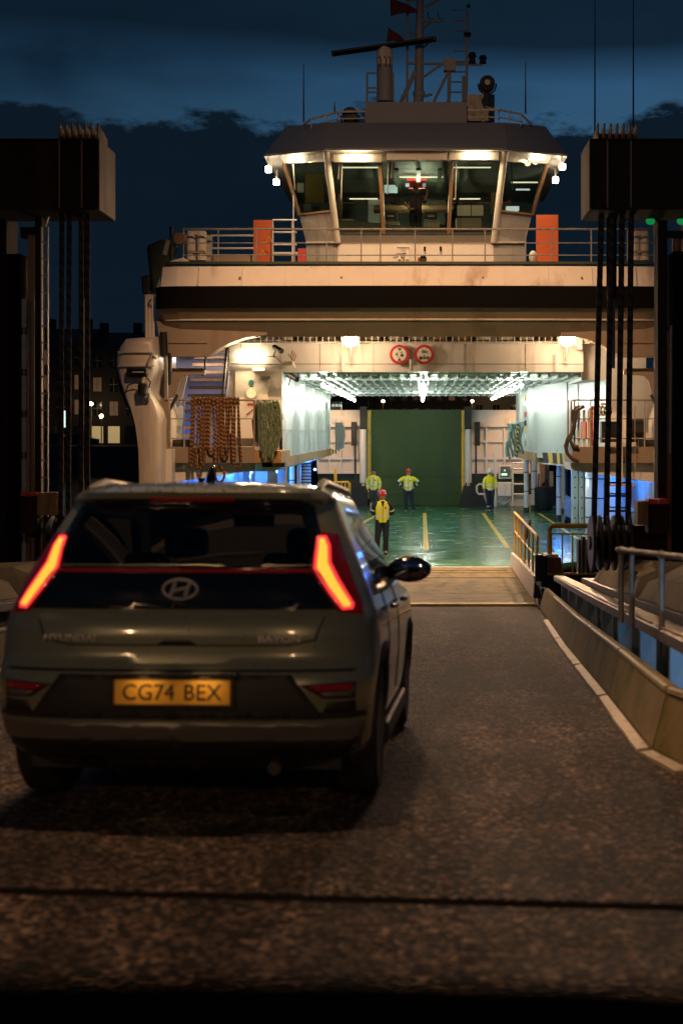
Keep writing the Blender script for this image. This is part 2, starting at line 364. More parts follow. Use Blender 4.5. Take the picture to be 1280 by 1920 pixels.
# ================================================================== THE SETTING
SL = .0786
def road_z(Y): return 2.2-SL*Y
KP = [(-12,2.1),(3,1.75),(7.5,1.40),(8.3,1.30),(11.3,1.44),(16.8,1.67),(27,2.2),(60,3.9)]
def kerb(Y):
    for (a, p), (b, q) in zip(KP, KP[1:]):
        if a <= Y <= b: return p+(q-p)*(Y-a)/(b-a)
    return KP[-1][1]
HALF = 2.8
def mid(Y): return 1.30-HALF+(Y-8.3)*.0481
# water
tag(MB().add([(-900,-200,-1.6),(900,-200,-1.6),(900,1500,-1.6),(-900,1500,-1.6)], [(0,1,2,3)]).build('water', 'water'), 'dark harbour water around the linkspan', kind='structure')
# the roadway of the linkspan: two decks with a joint gap between them
JY = 4.9
def road_strip(ya, yb, name, skew=0.0):
    rows = []; n = max(2, int((yb-ya)/.8))
    for i in range(n+1):
        Y = ya+(yb-ya)*i/n
        xl, xr = 2*mid(Y)-kerb(Y)-.02, kerb(Y)+.02
        r = []
        for j in range(7):
            x = xl+(xr-xl)*j/6; yy = Y
            if skew and (i == (0 if skew > 0 else n)): yy = Y-.10*(x+.3)
            r.append((x, yy, road_z(yy)))
        rows.append(r)
    b = MB(); b.loft(rows, False, False)
    o = b.build(name, 'asphalt', fix=False); md = o.modifiers.new('thick', 'SOLIDIFY'); md.thickness = .3; md.offset = -1
    return tag(o, None, kind='structure')
tag(road_strip(JY+.075, 27.75, 'linkspan_road', 1), 'dark asphalt roadway sloping down to the ferry ramp')
tag(road_strip(-10, JY-.030, 'approach_road', -1), 'asphalt approach road before the expansion joint')
# expansion joint: two steel nosings and a rubber gap
j = thing('expansion_joint', 'dark steel expansion joint across the asphalt behind the car', 'joint', (mid(JY), JY, road_z(JY)))
mat('wet_steel', (.010,.008,.007), .95, metal=0, spec=.03, var=.5, vs=6, bump=.6, bs=20, rvar=.15)
mat('worn_steel', (.06,.05,.045), .2, metal=.5, var=.5, vs=7, bump=.7, bs=16, rvar=.12, dirt=(.02,.015,.012), damt=.85, dsc=5)
def jl(y0, z0, y1, z1, nm, mt_):
    xa, xc = mid(JY)-2.85, kerb(JY); n = 24; L_ = []
    for k in range(n+1):
        x = xa+(xc-xa)*k/n; o = -.10*(x+.3); wz = random.uniform(-.004,.004)
        L_.append([(x, JY+o+y0+wz, road_z(JY+o)+z0-.05), (x, JY+o+y0+wz, road_z(JY+o)+z0), (x, JY+o+y1, road_z(JY+o)+z1), (x, JY+o+y1, road_z(JY+o)+z1-.05)])
    MB().loft(L_).build(nm, mt_, j)
jl(-.055, -.018, -.022, -.018, 'nosing', 'wet_steel'); jl(-.022, -.055, .03, -.055, 'rubber_seal', 'black'); jl(.03, -.016, .073, -.0085, 'nosing', 'wet_steel')
# far shore: quay, hills, buildings
b = MB().box(-400, 400, 165, 400, -3, 1.8); tag(b.build('quay', 'quay'), 'stone quay across the harbour', kind='structure')
def ridge(name, Y, x0, x1, h0, seed, dep=60):
    rnd = random.Random(seed); rows = []
    for k in range(3):
        r = []
        for i in range(61):
            x = x0+(x1-x0)*i/60
            h = h0*(.75+.25*math.sin(i*.21+seed)+.10*math.sin(i*.73+seed*2))+rnd.uniform(0, .05)*h0
            r.append((x, Y+k*dep, -2 if k == 0 else (h if k == 1 else h*.6)))
        rows.append(r)
    tag(MB().loft(rows, False, False).build(name, 'hill', smooth=True), 'black wooded hill on the far shore', kind='structure')
ridge('hills', 300, -500, 500, 26, 3)
def building(x0, x1, ytop, Y, mat_, label, floors, cols, lit=(), roof='slate', pale=False, base=1.8):
    a = P(x0, ytop, Y); c = P(x1, ytop, Y); top = a.z; dep = 10
    t = thing('town_building', label, 'building', ((a.x+c.x)/2, Y+dep/2, base), 'buildings on the far quay')
    MB().box(a.x, c.x, Y, Y+dep, base, top).build('wall', mat_, t)
    b = MB(); mxx = (a.x+c.x)/2; b.add([(a.x-.2,Y-.25,top),(c.x+.2,Y-.25,top),(c.x+.2,Y+dep,top),(a.x-.2,Y+dep,top),(a.x-.2,Y+dep/2,top+2.4),(c.x+.2,Y+dep/2,top+2.4)], [(0,1,5,4),(2,3,4,5),(0,4,3),(1,2,5),(0,3,2,1)])
    rf = b.build('roof', roof, t)
    for q in (.12, .82): MB().box(a.x+(c.x-a.x)*q-.5, a.x+(c.x-a.x)*q+.5, Y+dep/2-.4, Y+dep/2+.4, top+1.6, top+3.6).build('chimney', mat_, rf)
    H = (top-base)/floors; wx = (c.x-a.x)/cols
    for f in range(floors):
        for q in range(cols):
            cx = a.x+wx*(q+.5); zb = base+H*f+(.25*H if f else .1*H); hh = H*(.58 if f else .7); ww = min(1.15, wx*.5) if f else wx*.7
            m_ = 'win_bright' if (f, q) in lit and f == 0 else ('win_lit' if (f, q) in lit else 'win_dark')
            wi = MB().box(cx-ww/2, cx+ww/2, Y-.03, Y+.05, zb, zb+hh).build('window', m_, t)
            if f:
                bb = MB().box(cx-ww/2-.08, cx+ww/2+.08, Y-.12, Y+.02, zb-.14, zb-.02); bb.build('sill', mat_, wi)
                bb = MB().box(cx-.035, cx+.035, Y-.07, Y-.031, zb, zb+hh).box(cx-ww/2, cx+ww/2, Y-.068, Y-.032, zb+hh*.48, zb+hh*.53)
                bb.build('glazing_bar', 'facade_pale', wi)
    return t
building(-60, 62, 640, 172, 'facade_grey', 'dark grey three-storey building at the left edge behind the gantry', 3, 5, ())
building(64, 165, 648, 172, 'facade', 'dark brick building with two lit windows behind the cables at left', 4, 3, ((3,0),(2,0),(2,2),(1,2)))
building(167, 260, 655, 173, 'facade', 'dark building with glowing shopfront beside the ferry bow', 4, 3, ((0,0),(0,1),(2,0),(1,1)))
building(600, 700, 715, 240, 'facade_grey', 'far dark building above the left bulkhead seen through the car deck', 4, 5, ())
building(702, 880, 690, 240, 'facade', 'long dark building seen above the green ramp door', 4, 8, ((2,6),))
building(882, 1010, 715, 240, 'facade_pale', 'pale building with tall dark windows seen through the car deck', 3, 4, ())
building(1255, 1420, 690, 175, 'facade_grey', 'dark building at the far right behind the gantry column', 4, 4, ((2,0),))
s = P(123, 770, 168); b = MB().box(s.x-.28, s.x+.28, 168, 168.3, P(0,803,168).z, s.z); t = tag(b.build('shop_sign', 'black'), 'upright shop sign of small white glowing strokes on the far quay', 'sign')
for k in range(11):
    z = P(0,803,168).z+.12+k*.18; MB().box(s.x-.20, s.x-.02, 167.96, 168, z, z+.165).build('lit_letter', 'sign_lit', t)
    MB().box(s.x+.06, s.x+.06+random.uniform(.06,.14), 167.96, 168, z, z+.11).build('lit_letter', 'win_lit', t)
s = P(65, 790, 168); b = MB().box(s.x-.25, s.x+.25, 168, 168.3, P(0,812,168).z, s.z); tag(b.build('lit_sign', 'sign_lit_red'), 'small glowing red and white sign beside the ladder', 'sign')
def street_lamp(x, y, Y, label, base=1.8, e=60):
    p = P(x, y, Y); t = thing('street_lamp', label, 'street lamp', (p.x, Y, base), 'lamps along the far quay')
    MB().tube([(p.x, Y, base), (p.x, Y, p.z+.2)], .07, 6).build('pole', 'dark_steel', t)
    MB().ball((p.x, Y-.1, p.z), .22, 8, 5).build('lantern', 'flood', t)
    lamp('street_light', 'POINT', (p.x, Y-.6, p.z), e, (1,.65,.28), t, size=.25)
street_lamp(171, 757, 170, 'lamp over the shopfront left of the ferry bow', e=25)
street_lamp(190, 780, 169, 'lower lamp by the shop door left of the ferry bow', e=15)
street_lamp(718, 752, 232, 'small lamp above the left half of the green door', e=160)
street_lamp(885, 752, 232, 'lamp by the pale building, left of the right bulkhead', e=220)
street_lamp(980, 752, 232, 'lamp by the pale building, beside the right casing', e=260)
street_lamp(218, 629, 260, 'lone white light on the dark hill left of the ferry', base=1.8, e=10)
# parked cars / boat on the far quay, seen only as dark shapes
def quay_car(x, Y, label):
    p = P(x, 840, Y); t = thing('parked_car', label, 'car', (p.x, Y, 1.8), 'cars on the far quay')
    MB().prism([(p.x-2.1,2.05),(p.x+2.1,2.05),(p.x+2.1,2.6),(p.x+1.3,2.75),(p.x+.8,3.25),(p.x-1.0,3.25),(p.x-1.6,2.75),(p.x-2.1,2.65)], Y-.9, Y+.9).build('body', 'facade_grey', t, bevel=.08)
    for dx in (-1.3, 1.3): MB().lathe([(.31,-.1),(.31,.1)], (p.x+dx, Y-.9, 2.1), 'y', 14).build('wheel', 'black', t)
quay_car(150, 167.5, 'dark car parked on the far quay below the lit shop')
quay_car(105, 167.5, 'dark car parked on the far quay below the glowing sign')
# ================================================================== THE FERRY
FX = -.1
fe = thing('car_ferry', 'cream and black double-ended car ferry with its ramp lowered onto the linkspan', 'ferry', (FX, 51, -1.5))
def part(mb, name, m, par=None, **k): return mb.build(name, m, par or fe, **k)
# --- hull under the deck
hb = MB(); hb.prism([(-3.0,35.9),(2.8,35.9),(7.0,40.5),(7.2,46),(7.2,64),(6.6,67),(3,71),(-3.2,71),(-6.8,67),(-7.4,64),(-7.4,46),(-7.2,40.5)], -3.0, -.14, 'z'); part(hb, 'hull', 'black_paint')
dk = MB(); dk.prism([(-2.9,36.02),(2.7,36.02),(6.7,40.6),(6.9,46),(6.9,66.6),(-7.1,66.6),(-7.1,46),(-6.9,40.6)], -.12, 0, 'z'); deck = part(dk, 'car_deck', 'deck')
def line(pts, wd, m='deck_yellow', name='lane_line'):
    b = MB(); n = len(pts); L = []; 
    for i, p in enumerate(pts):
        a = Vector(pts[max(i-1,0)]); c = Vector(pts[min(i+1,n-1)]); d = (c-a).normalized(); q = Vector((-d.y, d.x))*wd/2
        L.append([(p[0]+q.x, p[1]+q.y, .004), (p[0]-q.x, p[1]-q.y, .004)])
    b.loft(L, False, False); return b.build(name, m, deck, fix=False)
line([(.13,41.2),(.13,60.3)], .15); line([(2.55,42),(2.6,60.2)], .15); line([(5.0,46),(4.95,60)], .13)
line([(-2.55,42),(-2.5,50),(-2.2,54),(-1.85,58.5),(-1.75,61.5)], .15)
for x, y in ((3.0,59.5),(-.6,57),(1.1,46.5),(-.3,52)): line([(x,y),(x+.45,y)], .09, 'flap', 'worn_patch')
for k in range(34):
    b = MB(); x = random.uniform(-3, 4.5); y = random.uniform(42, 60); L_ = random.uniform(.12,.5)
    b.box(x, x+L_, y, y+random.uniform(.05,.12), 0, .006); b.build('worn_patch', 'galv' if k % 3 else 'deck_yellow', deck)
# --- ramp flap
fl = MB(); fl.prism([(28.0,-.02),(28.12,.03),(36.0,.012),(36.0,-.12),(28.0,-.05)], -2.45, 2.25, 'x'); flap = part(fl, 'ramp_flap', 'flap')
MB().box(-2.45, 2.25, 27.97, 28.22, -.05, .045).build('yellow_edge', 'deck_yellow', flap)
for y in (30.0, 33.2): MB().box(-2.45, 2.25, y, y+.035, .012, .03).build('seam', 'dark_green', flap)
for k in range(2): MB().box(-2.3, 2.1, 34.4+k*.6, 34.43+k*.6, .012, .03).build('grip_bar', 'flap', flap)
MB().box(-2.5,2.3,35.75,36.1,.0,.022).build('hinge_cover','galv',flap)
for s_, x in ((1, 2.27), (-1, -2.55)):
    g = MB(); g.prism([(28.7,.0),(36.2,.0),(36.2,.36),(34,.42),(28.9,.50),(28.5,.28)], x, x+.07, 'x'); gp = g.build('side_guard', 'white', flap)
    g = MB(); g.prism([(27.9,-.02),(28.5,-.02),(28.5,.42),(28.25,.46)], x+.02, x+.1, 'x'); g.build('side_guard', 'white', flap)
    top = MB(); top.tube([(x+.1,36.3,1.38),(x+.1,29.4,1.30)], .028, 8).tube([(x+.1,29.4,1.30),(x+.1,29.1,1.22),(x+.1,29.1,.4)], .028, 8); top.build('guard_rail', 'yellow', flap)
    MB().tube([(x+.1,36.3,.9),(x+.1,29.1,.85)], .02, 6).build('guard_rail', 'yellow', flap)
    for k in range(7): MB().tube([(x+.1,29.1+k*1.18,.35),(x+.1,29.1+k*1.18,1.31+k*.011)], .024, 6).build('rail_post', 'yellow', flap)
    hp = [(x+.3+.12*math.sin(a), 35.2+.1*math.cos(a), .75+.5*math.sin(a)) for a in [q*.3 for q in range(11)]]
    MB().tube(hp, .035, 6).build('hydraulic_hose', 'black', flap)
    MB().box(x+.12*s_+.05, x+.35*s_+.05, 31.0, 34.6, .05, .32).build('hinge_arm', 'dark_steel', flap)
# --- far end: green ramp door with yellow frames, bulkheads, machinery
a, b_ = P(693,768,66), P(866,948,66)
MB().box(a.x, b_.x, 66, 66.25, 0.02, a.z).build('ramp_door', 'green_door', fe)
for z in (.55, 1.35): MB().box(a.x+.02, b_.x-.02, 65.97, 66.0, z, z+.03).build('door_seam', 'dark_green', fe)
for x0, x1 in ((688,695),(865,872)): MB().pbox(x0, 769, x1, 935, 65.9, .25).build('door_frame', 'yellow', fe)
for sg, X in ((-1, P(681,0,65.6).x), (1, P(877,0,65.6).x)):
    MB().box(X-.16, X+.16, 65.5, 66.0, P(0,800,65.6).z-.2, P(0,762,65.6).z).build('lock_column', 'black', fe)
    MB().tube([(X,65.3,1.1),(X,65.3,P(0,805,65.6).z)], .16, 12).tube([(X,65.3,.7),(X,65.3,1.1)], .08, 8).build('ramp_cylinder', 'white', fe, smooth=True)
    MB().prism([(X-.3*sg-.1,0),(X+.9*sg,0),(X+.5*sg,.95),(X-.2*sg,.95)], 65.2, 65.9).build('cylinder_foot', 'black', fe)
    MB().tube([(X+.36*sg,65.4,.3),(X+.36*sg,65.4,3.9)], .05, 6).build('pipe', 'dark_steel', fe)
    MB().box(X+.3*sg, X+.55*sg, 65.4, 65.7, 2.8, 3.9).build('valve_block', 'black', fe)
def bulkhead(x0, x1):
    A, B = P(x0,770,66.4), P(x1,885,66.4)
    w_ = MB().box(A.x, B.x, 66.4, 66.6, B.z, A.z).build('end_bulkhead', 'cream', fe)
    MB().box(A.x, B.x, 66.35, 66.6, 0.01, B.z-.08).build('lower_bulkhead', 'dark_green', fe)
    MB().box(A.x, B.x, 66.1, 66.5, B.z-.07, B.z+.02).build('ledge', 'white', w_)
    n = 4
    for k in range(n+1):
        x = A.x+(B.x-A.x)*k/n; MB().box(x-.045, x+.045, 66.22, 66.4, B.z+.02, A.z-.6).build('stiffener', 'white', w_)
    for z in (2.2, 3.0): MB().box(A.x, B.x, 66.25, 66.4, z-.05, z+.05).build('stiffener', 'white', w_)
    MB().prism([(A.x, A.z-.75),(B.x, A.z-.75),(B.x, A.z+.03),(A.x, A.z+.03)], 66.05, 66.4).build('coaming', 'cream', w_)
    MB().box(A.x+.1, B.x-.1, 65.75, 66.2, 0.01, .52).build('deck_box', 'white', w_)
bulkhead(596, 682); bulkhead(878, 1012)
# outward sheer of the far bulwarks
MB().pprism([(905,793),(985,762),(985,770),(930,792)], 66.0, .1).build('sheer_rail', 'cream', fe)
MB().pprism([(620,785),(660,790),(660,784),(620,775)], 66.0, .1).build('sheer_rail', 'cream', fe)
# control cabinet, box and ladder at right far end
cab = MB().pbox(934,872,960,898,65.2,.25).build('control_panel', 'white', fe, bevel=.03)
p = MB().pbox(938,874.5,956,894.5,65.16,.03).build('panel_face', 'interior', cab)
for x in (941.5,945,948.5): q = P(x,889.5,65.1); MB().ball((q.x,65.13,q.z), .035, 8, 4).build('indicator', 'green_led', p)
q = P(946,882,65.1); MB().ball((q.x,65.13,q.z), .04, 8, 4).build('indicator', 'screen_white', p)
for y in (880,884.5,887): MB().pbox(940,y,954,y+.7,65.14,.02).build('button_row', 'galv', p)
MB().pbox(932,904,959,931,65.1,.3).build('switch_cabinet', 'white', fe, bevel=.03)
for k in range(4):
    x0 = P(935+k*4,932,65.2); MB().tube([(x0.x+.2,65.25,x0.z),(x0.x+.2,65.25,.55-.08*k),(x0.x-.1,65.25,.3-.07*k)], .035, 6).build('conduit', 'white', fe)
ld = MB()
for x in (961,984): a = P(x,868,65); ld.tube([(a.x,65,.05),(a.x,65,a.z)], .05, 6)
lo = ld.build('deck_ladder', 'white', fe)
for y in (868,879,907.5,926.5):
    a, c = P(961,y,65), P(984,y,65); MB().tube([a,c], .045, 6).build('rung', 'white', lo)
a = P(928,850,65.2); MB().tube([(a.x,65.2,.03),(a.x,65.2,a.z)], .07, 8).build('post', 'white', fe)
hp = [P(912,908,64.8),P(897,908,64.8),P(893.5,912,64.8),P(893.5,922,64.8),P(897,926.5,64.8),P(912,926.5,64.8)]
MB().tube(hp, .05, 8).build('hand_hoop', 'white', fe)
# yellow pedestrian guard at left far end
pts = [P(627,946,64.5),P(627,904,64.5),P(652,904,64.5),P(655,907,64.5),P(655,928,64.5)]
pg = MB().tube(pts, .06, 8).build('barrier_rail', 'yellow', fe)
for x in (633,640,647): MB().tube([P(x,906,64.5),P(x,928,64.5)], .03, 6).build('baluster', 'yellow', pg)
MB().pbox(626,880,631,946,64.7,.15).build('post', 'yellow', fe)
# --- upper casings (overhanging galleries) port and starboard
ZB, ZT = 2.55, 5.12
def casing_port():
    x = -3.97; b = MB(); n = 90; ring = []
    for i in range(n+1):
        y = 40.6+(62-40.6)*i/n; dx = .05*max(-1, min(1, 2.4*math.sin(i*2*math.pi/9)))
        ring.append([(x+dx, y, ZB), (x+dx, y, ZB+.9), (x+dx, y, ZB+1.8), (x+dx, y, ZT)])
    b.loft(ring, False, False); o = b.build('casing_wall', 'white_gloss', fe, smooth=True)
    MB().box(x-1.45, x-.1, 40.7, 62, ZB+.02, ZT).build('casing_core', 'white', fe)
    MB().box(x-.3, x+.075, 40.55, 62, ZB-.12, ZB+.16).build('rubbing_strip', 'rust_trim', o)
    MB().prism([(x-.05,ZB-.12),(x-.25,ZB-.24),(x-2.4,ZB-.28),(x-2.4,ZB-.12)], 40.7, 62).build('casing_soffit', 'white', o)
    MB().box(x+.05,x+.075,40.6,62,ZB+.95,ZB+.975).build('conduit','white',o)
casing_port()
def casing_stbd():
    path = [(3.98,60),(3.98,49.3),(4.02,48.7),(4.12,48.1),(4.25,47.6),(4.45,46.6),(5.05,42.6),(5.35,40.75)]
    b = MB(); b.loft([[(x,y,ZB),(x,y,ZB+1.2),(x,y,ZT)] for x, y in path], False, False); o = b.build('casing_wall', 'white_gloss', fe, smooth=True)
    MB().prism([(3.99,60),(4.0,49.4),(4.1,48.3),(4.47,46.6),(5.06,42.7),(5.4,40.8),(7,40.8),(7,60)], ZB+.02, ZT-.02, 'z').build('casing_core', 'white', fe)
    # plate seams
    for q in (.33, .66):
        a = Vector(path[5]).lerp(Vector(path[6]), q); MB().box(a.x-.03, a.x-.005, a.y-.012, a.y+.012, ZB+.2, ZT).build('plate_seam', 'galv', o)
    # hazard board along the lower edge: separate black and yellow pieces
    pts = [Vector((3.97,58)), Vector((3.97,49.3)), Vector((4.0,48.7)), Vector((4.1,48.1)), Vector((4.24,47.6)), Vector((4.44,46.6)), Vector((5.04,42.6)), Vector((5.3,40.9))]
    segs = []
    for p_, q_ in zip(pts[3:], pts[4:]):
        n = max(1, int((q_-p_).length/.36))
        for k in range(n): segs.append((p_.lerp(q_, k/n), p_.lerp(q_, (k+1)/n)))
    for i, (p_, q_) in enumerate(segs):
        d = (q_-p_).normalized(); nrm = Vector((-d.y, d.x))*(-.02)
        if nrm.x > 0: nrm = -nrm
        v = [(p_.x+nrm.x, p_.y+nrm.y, ZB+.19), (q_.x+nrm.x, q_.y+nrm.y, ZB+.19), (q_.x+nrm.x+d.x*.12, q_.y+nrm.y+d.y*.12, ZB-.16), (p_.x+nrm.x+d.x*.12, p_.y+nrm.y+d.y*.12, ZB-.16)]
        v += [(a_-nrm.x*2, b2-nrm.y*2, c_) for a_, b2, c_ in v]
        MB().add(v, [(0,1,2,3),(7,6,5,4),(0,4,5,1),(1,5,6,2),(2,6,7,3),(3,7,4,0)]).build('hazard_stripe', 'deck_yellow' if i % 2 else 'black', o)
    MB().box(3.93, 4.2, 49.2, 60, ZB-.15, ZB+.16).build('rubbing_strip', 'rust_trim', o)
    MB().prism([(4.1,48),(5.0,42.6),(5.3,40.8),(7,40.8),(7,60),(4.1,60)], ZB-.20, ZB-.165, 'z').build('casing_soffit', 'white', o)
    # coloured notices on the rounded edge
    for y, m_ in ((742,'deck_yellow'),(760,'paper'),(772,'red'),(788,'black'),(800,'deck_yellow'),(812,'paper'),(826,'galv')):
        MB().pbox(983,y,986.5,y+10,48.9,.02).build('notice', m_, o)
casing_stbd()
# pillars under the galleries
for x, y, s_ in ((4.95,62.5,.13),(4.45,60.5,.1),(-4.95,60.0,.13),(-4.6,50.5,.1),(5.3,55,.09)):
    pl = MB().tube([(x,y,0),(x,y,ZB)], s_, 12).build('pillar', 'white', fe, smooth=True)
    MB().tube([(x,y,0),(x,y,.22)], s_+.015, 12).build('pillar_foot', 'dark_green', pl)
    for z in (.9, 1.7): MB().tube([(x,y,z),(x,y,z+.035)], s_+.006, 12).build('band', 'black', pl)
# lower casing walls starboard: curved white wall, frames, blue recess
b = MB(); path = [(6.1,64),(6.0,59),(5.75,56),(5.35,53.2),(5.3,52.6)]
b.loft([[(x,y,0.05),(x,y,1.2),(x,y,ZB-.2)] for x, y in path], False, False); lw = b.build('lower_casing_wall', 'white', fe, smooth=True)
MB().loft([[(x-.02,y-.02,0.0),(x-.02,y-.02,.16)] for x, y in path], False, False).build('wall_base', 'dark_green', lw)
for i in range(10):
    for jx in range(2):
        q = P(1021+jx*9, 887+i*5.2, 55); a = Vector((5.66-.11*jx*1.2, 55.4-jx*.9)); MB().box(a.x-.02, a.x+.05, a.y, a.y+.5, q.z-.02, q.z+.03).build('vent_slot', 'black', lw)
a = P(1069,0,52.8); MB().prism([(a.x-.25,.35),(a.x+.05,.2),(a.x+.05,1.0),(a.x-.2,1.1)], 52.55, 52.75).build('recess_hatch', 'galv', lw)
for x0, x1, m_ in ((1072,1084,'white_gloss'),(1085,1094,'white_gloss'),(1096,1106,'white')):
    A, B = P(x0,880,50), P(x1,990,50); fr = MB().box(A.x, B.x, 50, 50.4, .02, A.z+.6).build('frame_post', m_, fe, bevel=.03)
    for k in range(5): MB().ball((A.x+.1,49.99,.4+k*.36), .03, 6, 4).build('bolt', 'black', fr)
MB().box(5.6,7.0,51.5,51.7,0,ZB).build('side_wall', 'white', fe)
A, B = P(1108,870,47), P(1172,1000,47)
bw = MB().lathe([(.62,0.02),(.62,2.1),(.45,2.35),(.1,2.45)], ((P(1132,0,47.9).x),47.9,0), 'z', 24).build('ventilation_trunk', 'white', fe, smooth=True)
for z in (.55, 1.2, 1.85): MB().lathe([(.635,z),(.635,z+.04)], ((P(1132,0,47.9).x),47.9,0), 'z', 24).build('band', 'dark_steel', bw)
p2 = MB().lathe([(.3,0.02),(.3,2.0),(.2,2.3)], ((P(1160,0,46.5).x),46.5,0), 'z', 18).build('ventilation_trunk', 'white', fe, smooth=True)
for z in (.5, .95, 1.4): MB().lathe([(.315,z),(.315,z+.05)], ((P(1160,0,46.5).x),46.5,0), 'z', 18).build('band', 'dark_steel', p2)
MB().pbox(1180,900,1205,960,46,.3).build('side_locker', 'white', fe, bevel=.03)
MB().pbox(1178,905,1184,945,45.9,.15).build('extinguisher_box', 'red', fe)
MB().box(7.0,7.25,40.8,66,-.1,ZB).build('side_plating', 'white', fe); MB().box(-7.45,-7.2,40.8,66,-.1,ZB).build('side_plating', 'white', fe)
# clutter around the starboard pillars: hoses, boxes, bin
for k in range(7):
    x = 4.95+k*.13; z0 = random.uniform(.3,.9); MB().tube([(x,64.6,z0),(x+.05,64.6,1.4),(x-.03,64.6,2.4)], .035, 6).build('pipe', random.choice(['white','galv','rust','dark_steel']), fe)
for x0,y0,x1,y1,m_ in ((1013,868,1021,910,'wood'),(1022,875,1030,900,'dark_steel'),(1030,884,1037,912,'galv'),(1016,905,1024,918,'dark_steel')):
    MB().pbox(x0,y0,x1,y1,64.4,.3).build('equipment_box', m_, fe)
a = P(1019,958,62); MB().lathe([(.34,0.01),(.38,.1),(.40,1.0),(.36,1.02)], (a.x,62,0), 'z', 18).build('bin', 'black', fe, smooth=True)
# lower casing port: blue-lit recesses and white frames
MB().box(-7.2,-6.2,44,66,0,ZB).build('lower_casing_wall', 'white', fe)
for x0, x1, yy, m_ in ((312,322,44,'white'),(372,384,44,'white'),(440,446,43.5,'cream'),(455,468,45.5,'white'),(478,500,47,'cream'),(520,530,47.5,'white'),(556,563,55,'white'),(576,582,58,'white')):
    A, B = P(x0,860,yy), P(x1,860,yy); MB().box(A.x, B.x, yy, yy+.25, 0.02, ZB-.1).build('frame_post', m_, fe)
for k in range(7): A = P(563,870+k*6,56); B = P(583,870+k*6,56); MB().box(A.x, B.x, 56, 56.1, A.z, A.z+.05).build('shelf_bar', 'black', fe)
for x0, x1, y in ((322,372,886),(322,372,900)): MB().pbox(x0,y,x1,y+5,44.2,.2).build('cross_bar', 'yellow', fe)
MB().prism([P(530,858,46).xz, P(528,905,46).xz, P(534,905,46).xz, P(536,858,46).xz], 46, 46.2).build('bracket', 'white', fe)
# --- portal: beam, houses, ceiling with ribs and bulbs
A, B = P(528,640,40.5), P(1093,697,40.5)
pb = MB().box(A.x, B.x, 40.5, 41.1, B.z, A.z).build('portal_beam', 'white', fe)
MB().box(A.x, B.x, 40.485, 40.5, P(0,682,40.5).z-.008, P(0,682,40.5).z+.008).build('weld_seam', 'galv', pb)
for x in (600,700,872,985): a = P(x,640,40.5); MB().box(a.x-.006, a.x+.006, 40.488, 40.5, B.z+.01, A.z-.01).build('weld_seam', 'galv', pb)
ce = MB().box(-4.0, 5.0, 41.1, 63, ZT, ZT+.15).build('deckhead', 'white_gloss', fe)
for k in range(30):
    x = -3.85+k*.29; MB().box(x-.035, x+.035, 41.1, 62.9, ZT-.11, ZT).build('deckhead_rib', 'white_gloss', ce)
for k in range(6): y = 43+k*3.7; MB().box(-3.9, 4.2, y-.03, y+.03, ZT-.125, ZT-.001).build('deckhead_beam', 'white_gloss', ce)
for X, n in ((-2.92, 9), (.05, 9), (2.95, 8)):
    tr = MB().box(X-.03, X+.03, 41.6, 62.5, ZT-.16, ZT-.112).build('lamp_tray', 'white', ce)
    for k in range(n):
        y = 42.2+k*2.45; MB().ball((X, y, ZT-.30), .07, 10, 6).build('deck_bulb', 'bulb', ce)
        if k % 2 == 0: lamp('deck_light', 'POINT', (X, y, ZT-.50), 84, (.93,1.0,.86), fe, size=.12)
# house port with door, lamp, pipes
A, B = P(430,637,40.5), P(528,812,40.5)
hp_ = MB().box(A.x, B.x, 40.5, 44.5, B.z, A.z).build('port_house', 'white', fe)
dA, dB = P(441,690,40.45), P(502,822,40.45)
dr = MB(); r = .12
ol = []
for cx, cz, a0 in ((dB.x-r,dA.z-r,0),(dA.x+r,dA.z-r,90),(dA.x+r,dB.z+r,180),(dB.x-r,dB.z+r,270)):
    for k in range(5): a = math.radians(a0+22.5*k); ol.append((cx+r*math.cos(a), cz+r*math.sin(a)))
door = dr.prism(ol, 40.40, 40.5).build('house_door', 'white', fe)
c_ = P(471,737,40.4); MB().lathe([(.175,40.36),(.175,40.4)], (c_.x,0,c_.z), 'y', 28).build('porthole_rim', 'white_gloss', door, smooth=True)
mat('win_port', (.5,.4,.25), emit=(1,.74,.36), es=.75); MB().lathe([(.135,40.345),(.135,40.365)], (c_.x,0,c_.z), 'y', 28).build('porthole', 'win_port', door)
mat('teal', (.03,.20,.25), .5); c2 = P(471,717,40.4); MB().lathe([(.075,40.385),(.075,40.4)], (c2.x,0,c2.z), 'y', 20).build('round_notice', 'teal', door)
MB().pbox(468,723.5,474,725,40.385,.015).build('notice', 'sign_black', door); MB().pbox(464,756,478,760,40.385,.015).build('notice', 'red', door)
MB().pbox(489,705,506,710,40.3,.12).build('door_handle', 'dark_steel', door); MB().pbox(474,689,496,695,40.25,.16).build('door_closer', 'cream', door)
MB().tube([P(461,778,40.3),P(474,768,40.3)], .02, 6).build('door_handle', 'rust', door)
tl = MB().pbox(443,661,495,672,40.25,.16).build('bulkhead_lamp', 'tube_warm', fe, bevel=.04)
for x in (451,490): MB().tube([P(x-1,662,40.4),P(x+2,645,40.45)], .02, 6).build('lamp_bracket', 'white', tl)
q = P(469,676,40.0); lamp('bulkhead_light', 'AREA', (q.x,40.15,q.z), 60, (1,.70,.36), fe, aim=(q.x,38.5,q.z-1.6), size=.75, sy=.15)
MB().tube([P(432,681,40.4),P(545,683,40.4)], .035, 8).build('pipe', 'white', fe); MB().tube([P(528,682,40.3),P(549,680,40.2),P(551,690,40.2)], .06, 8).build('pipe', 'cream', fe)
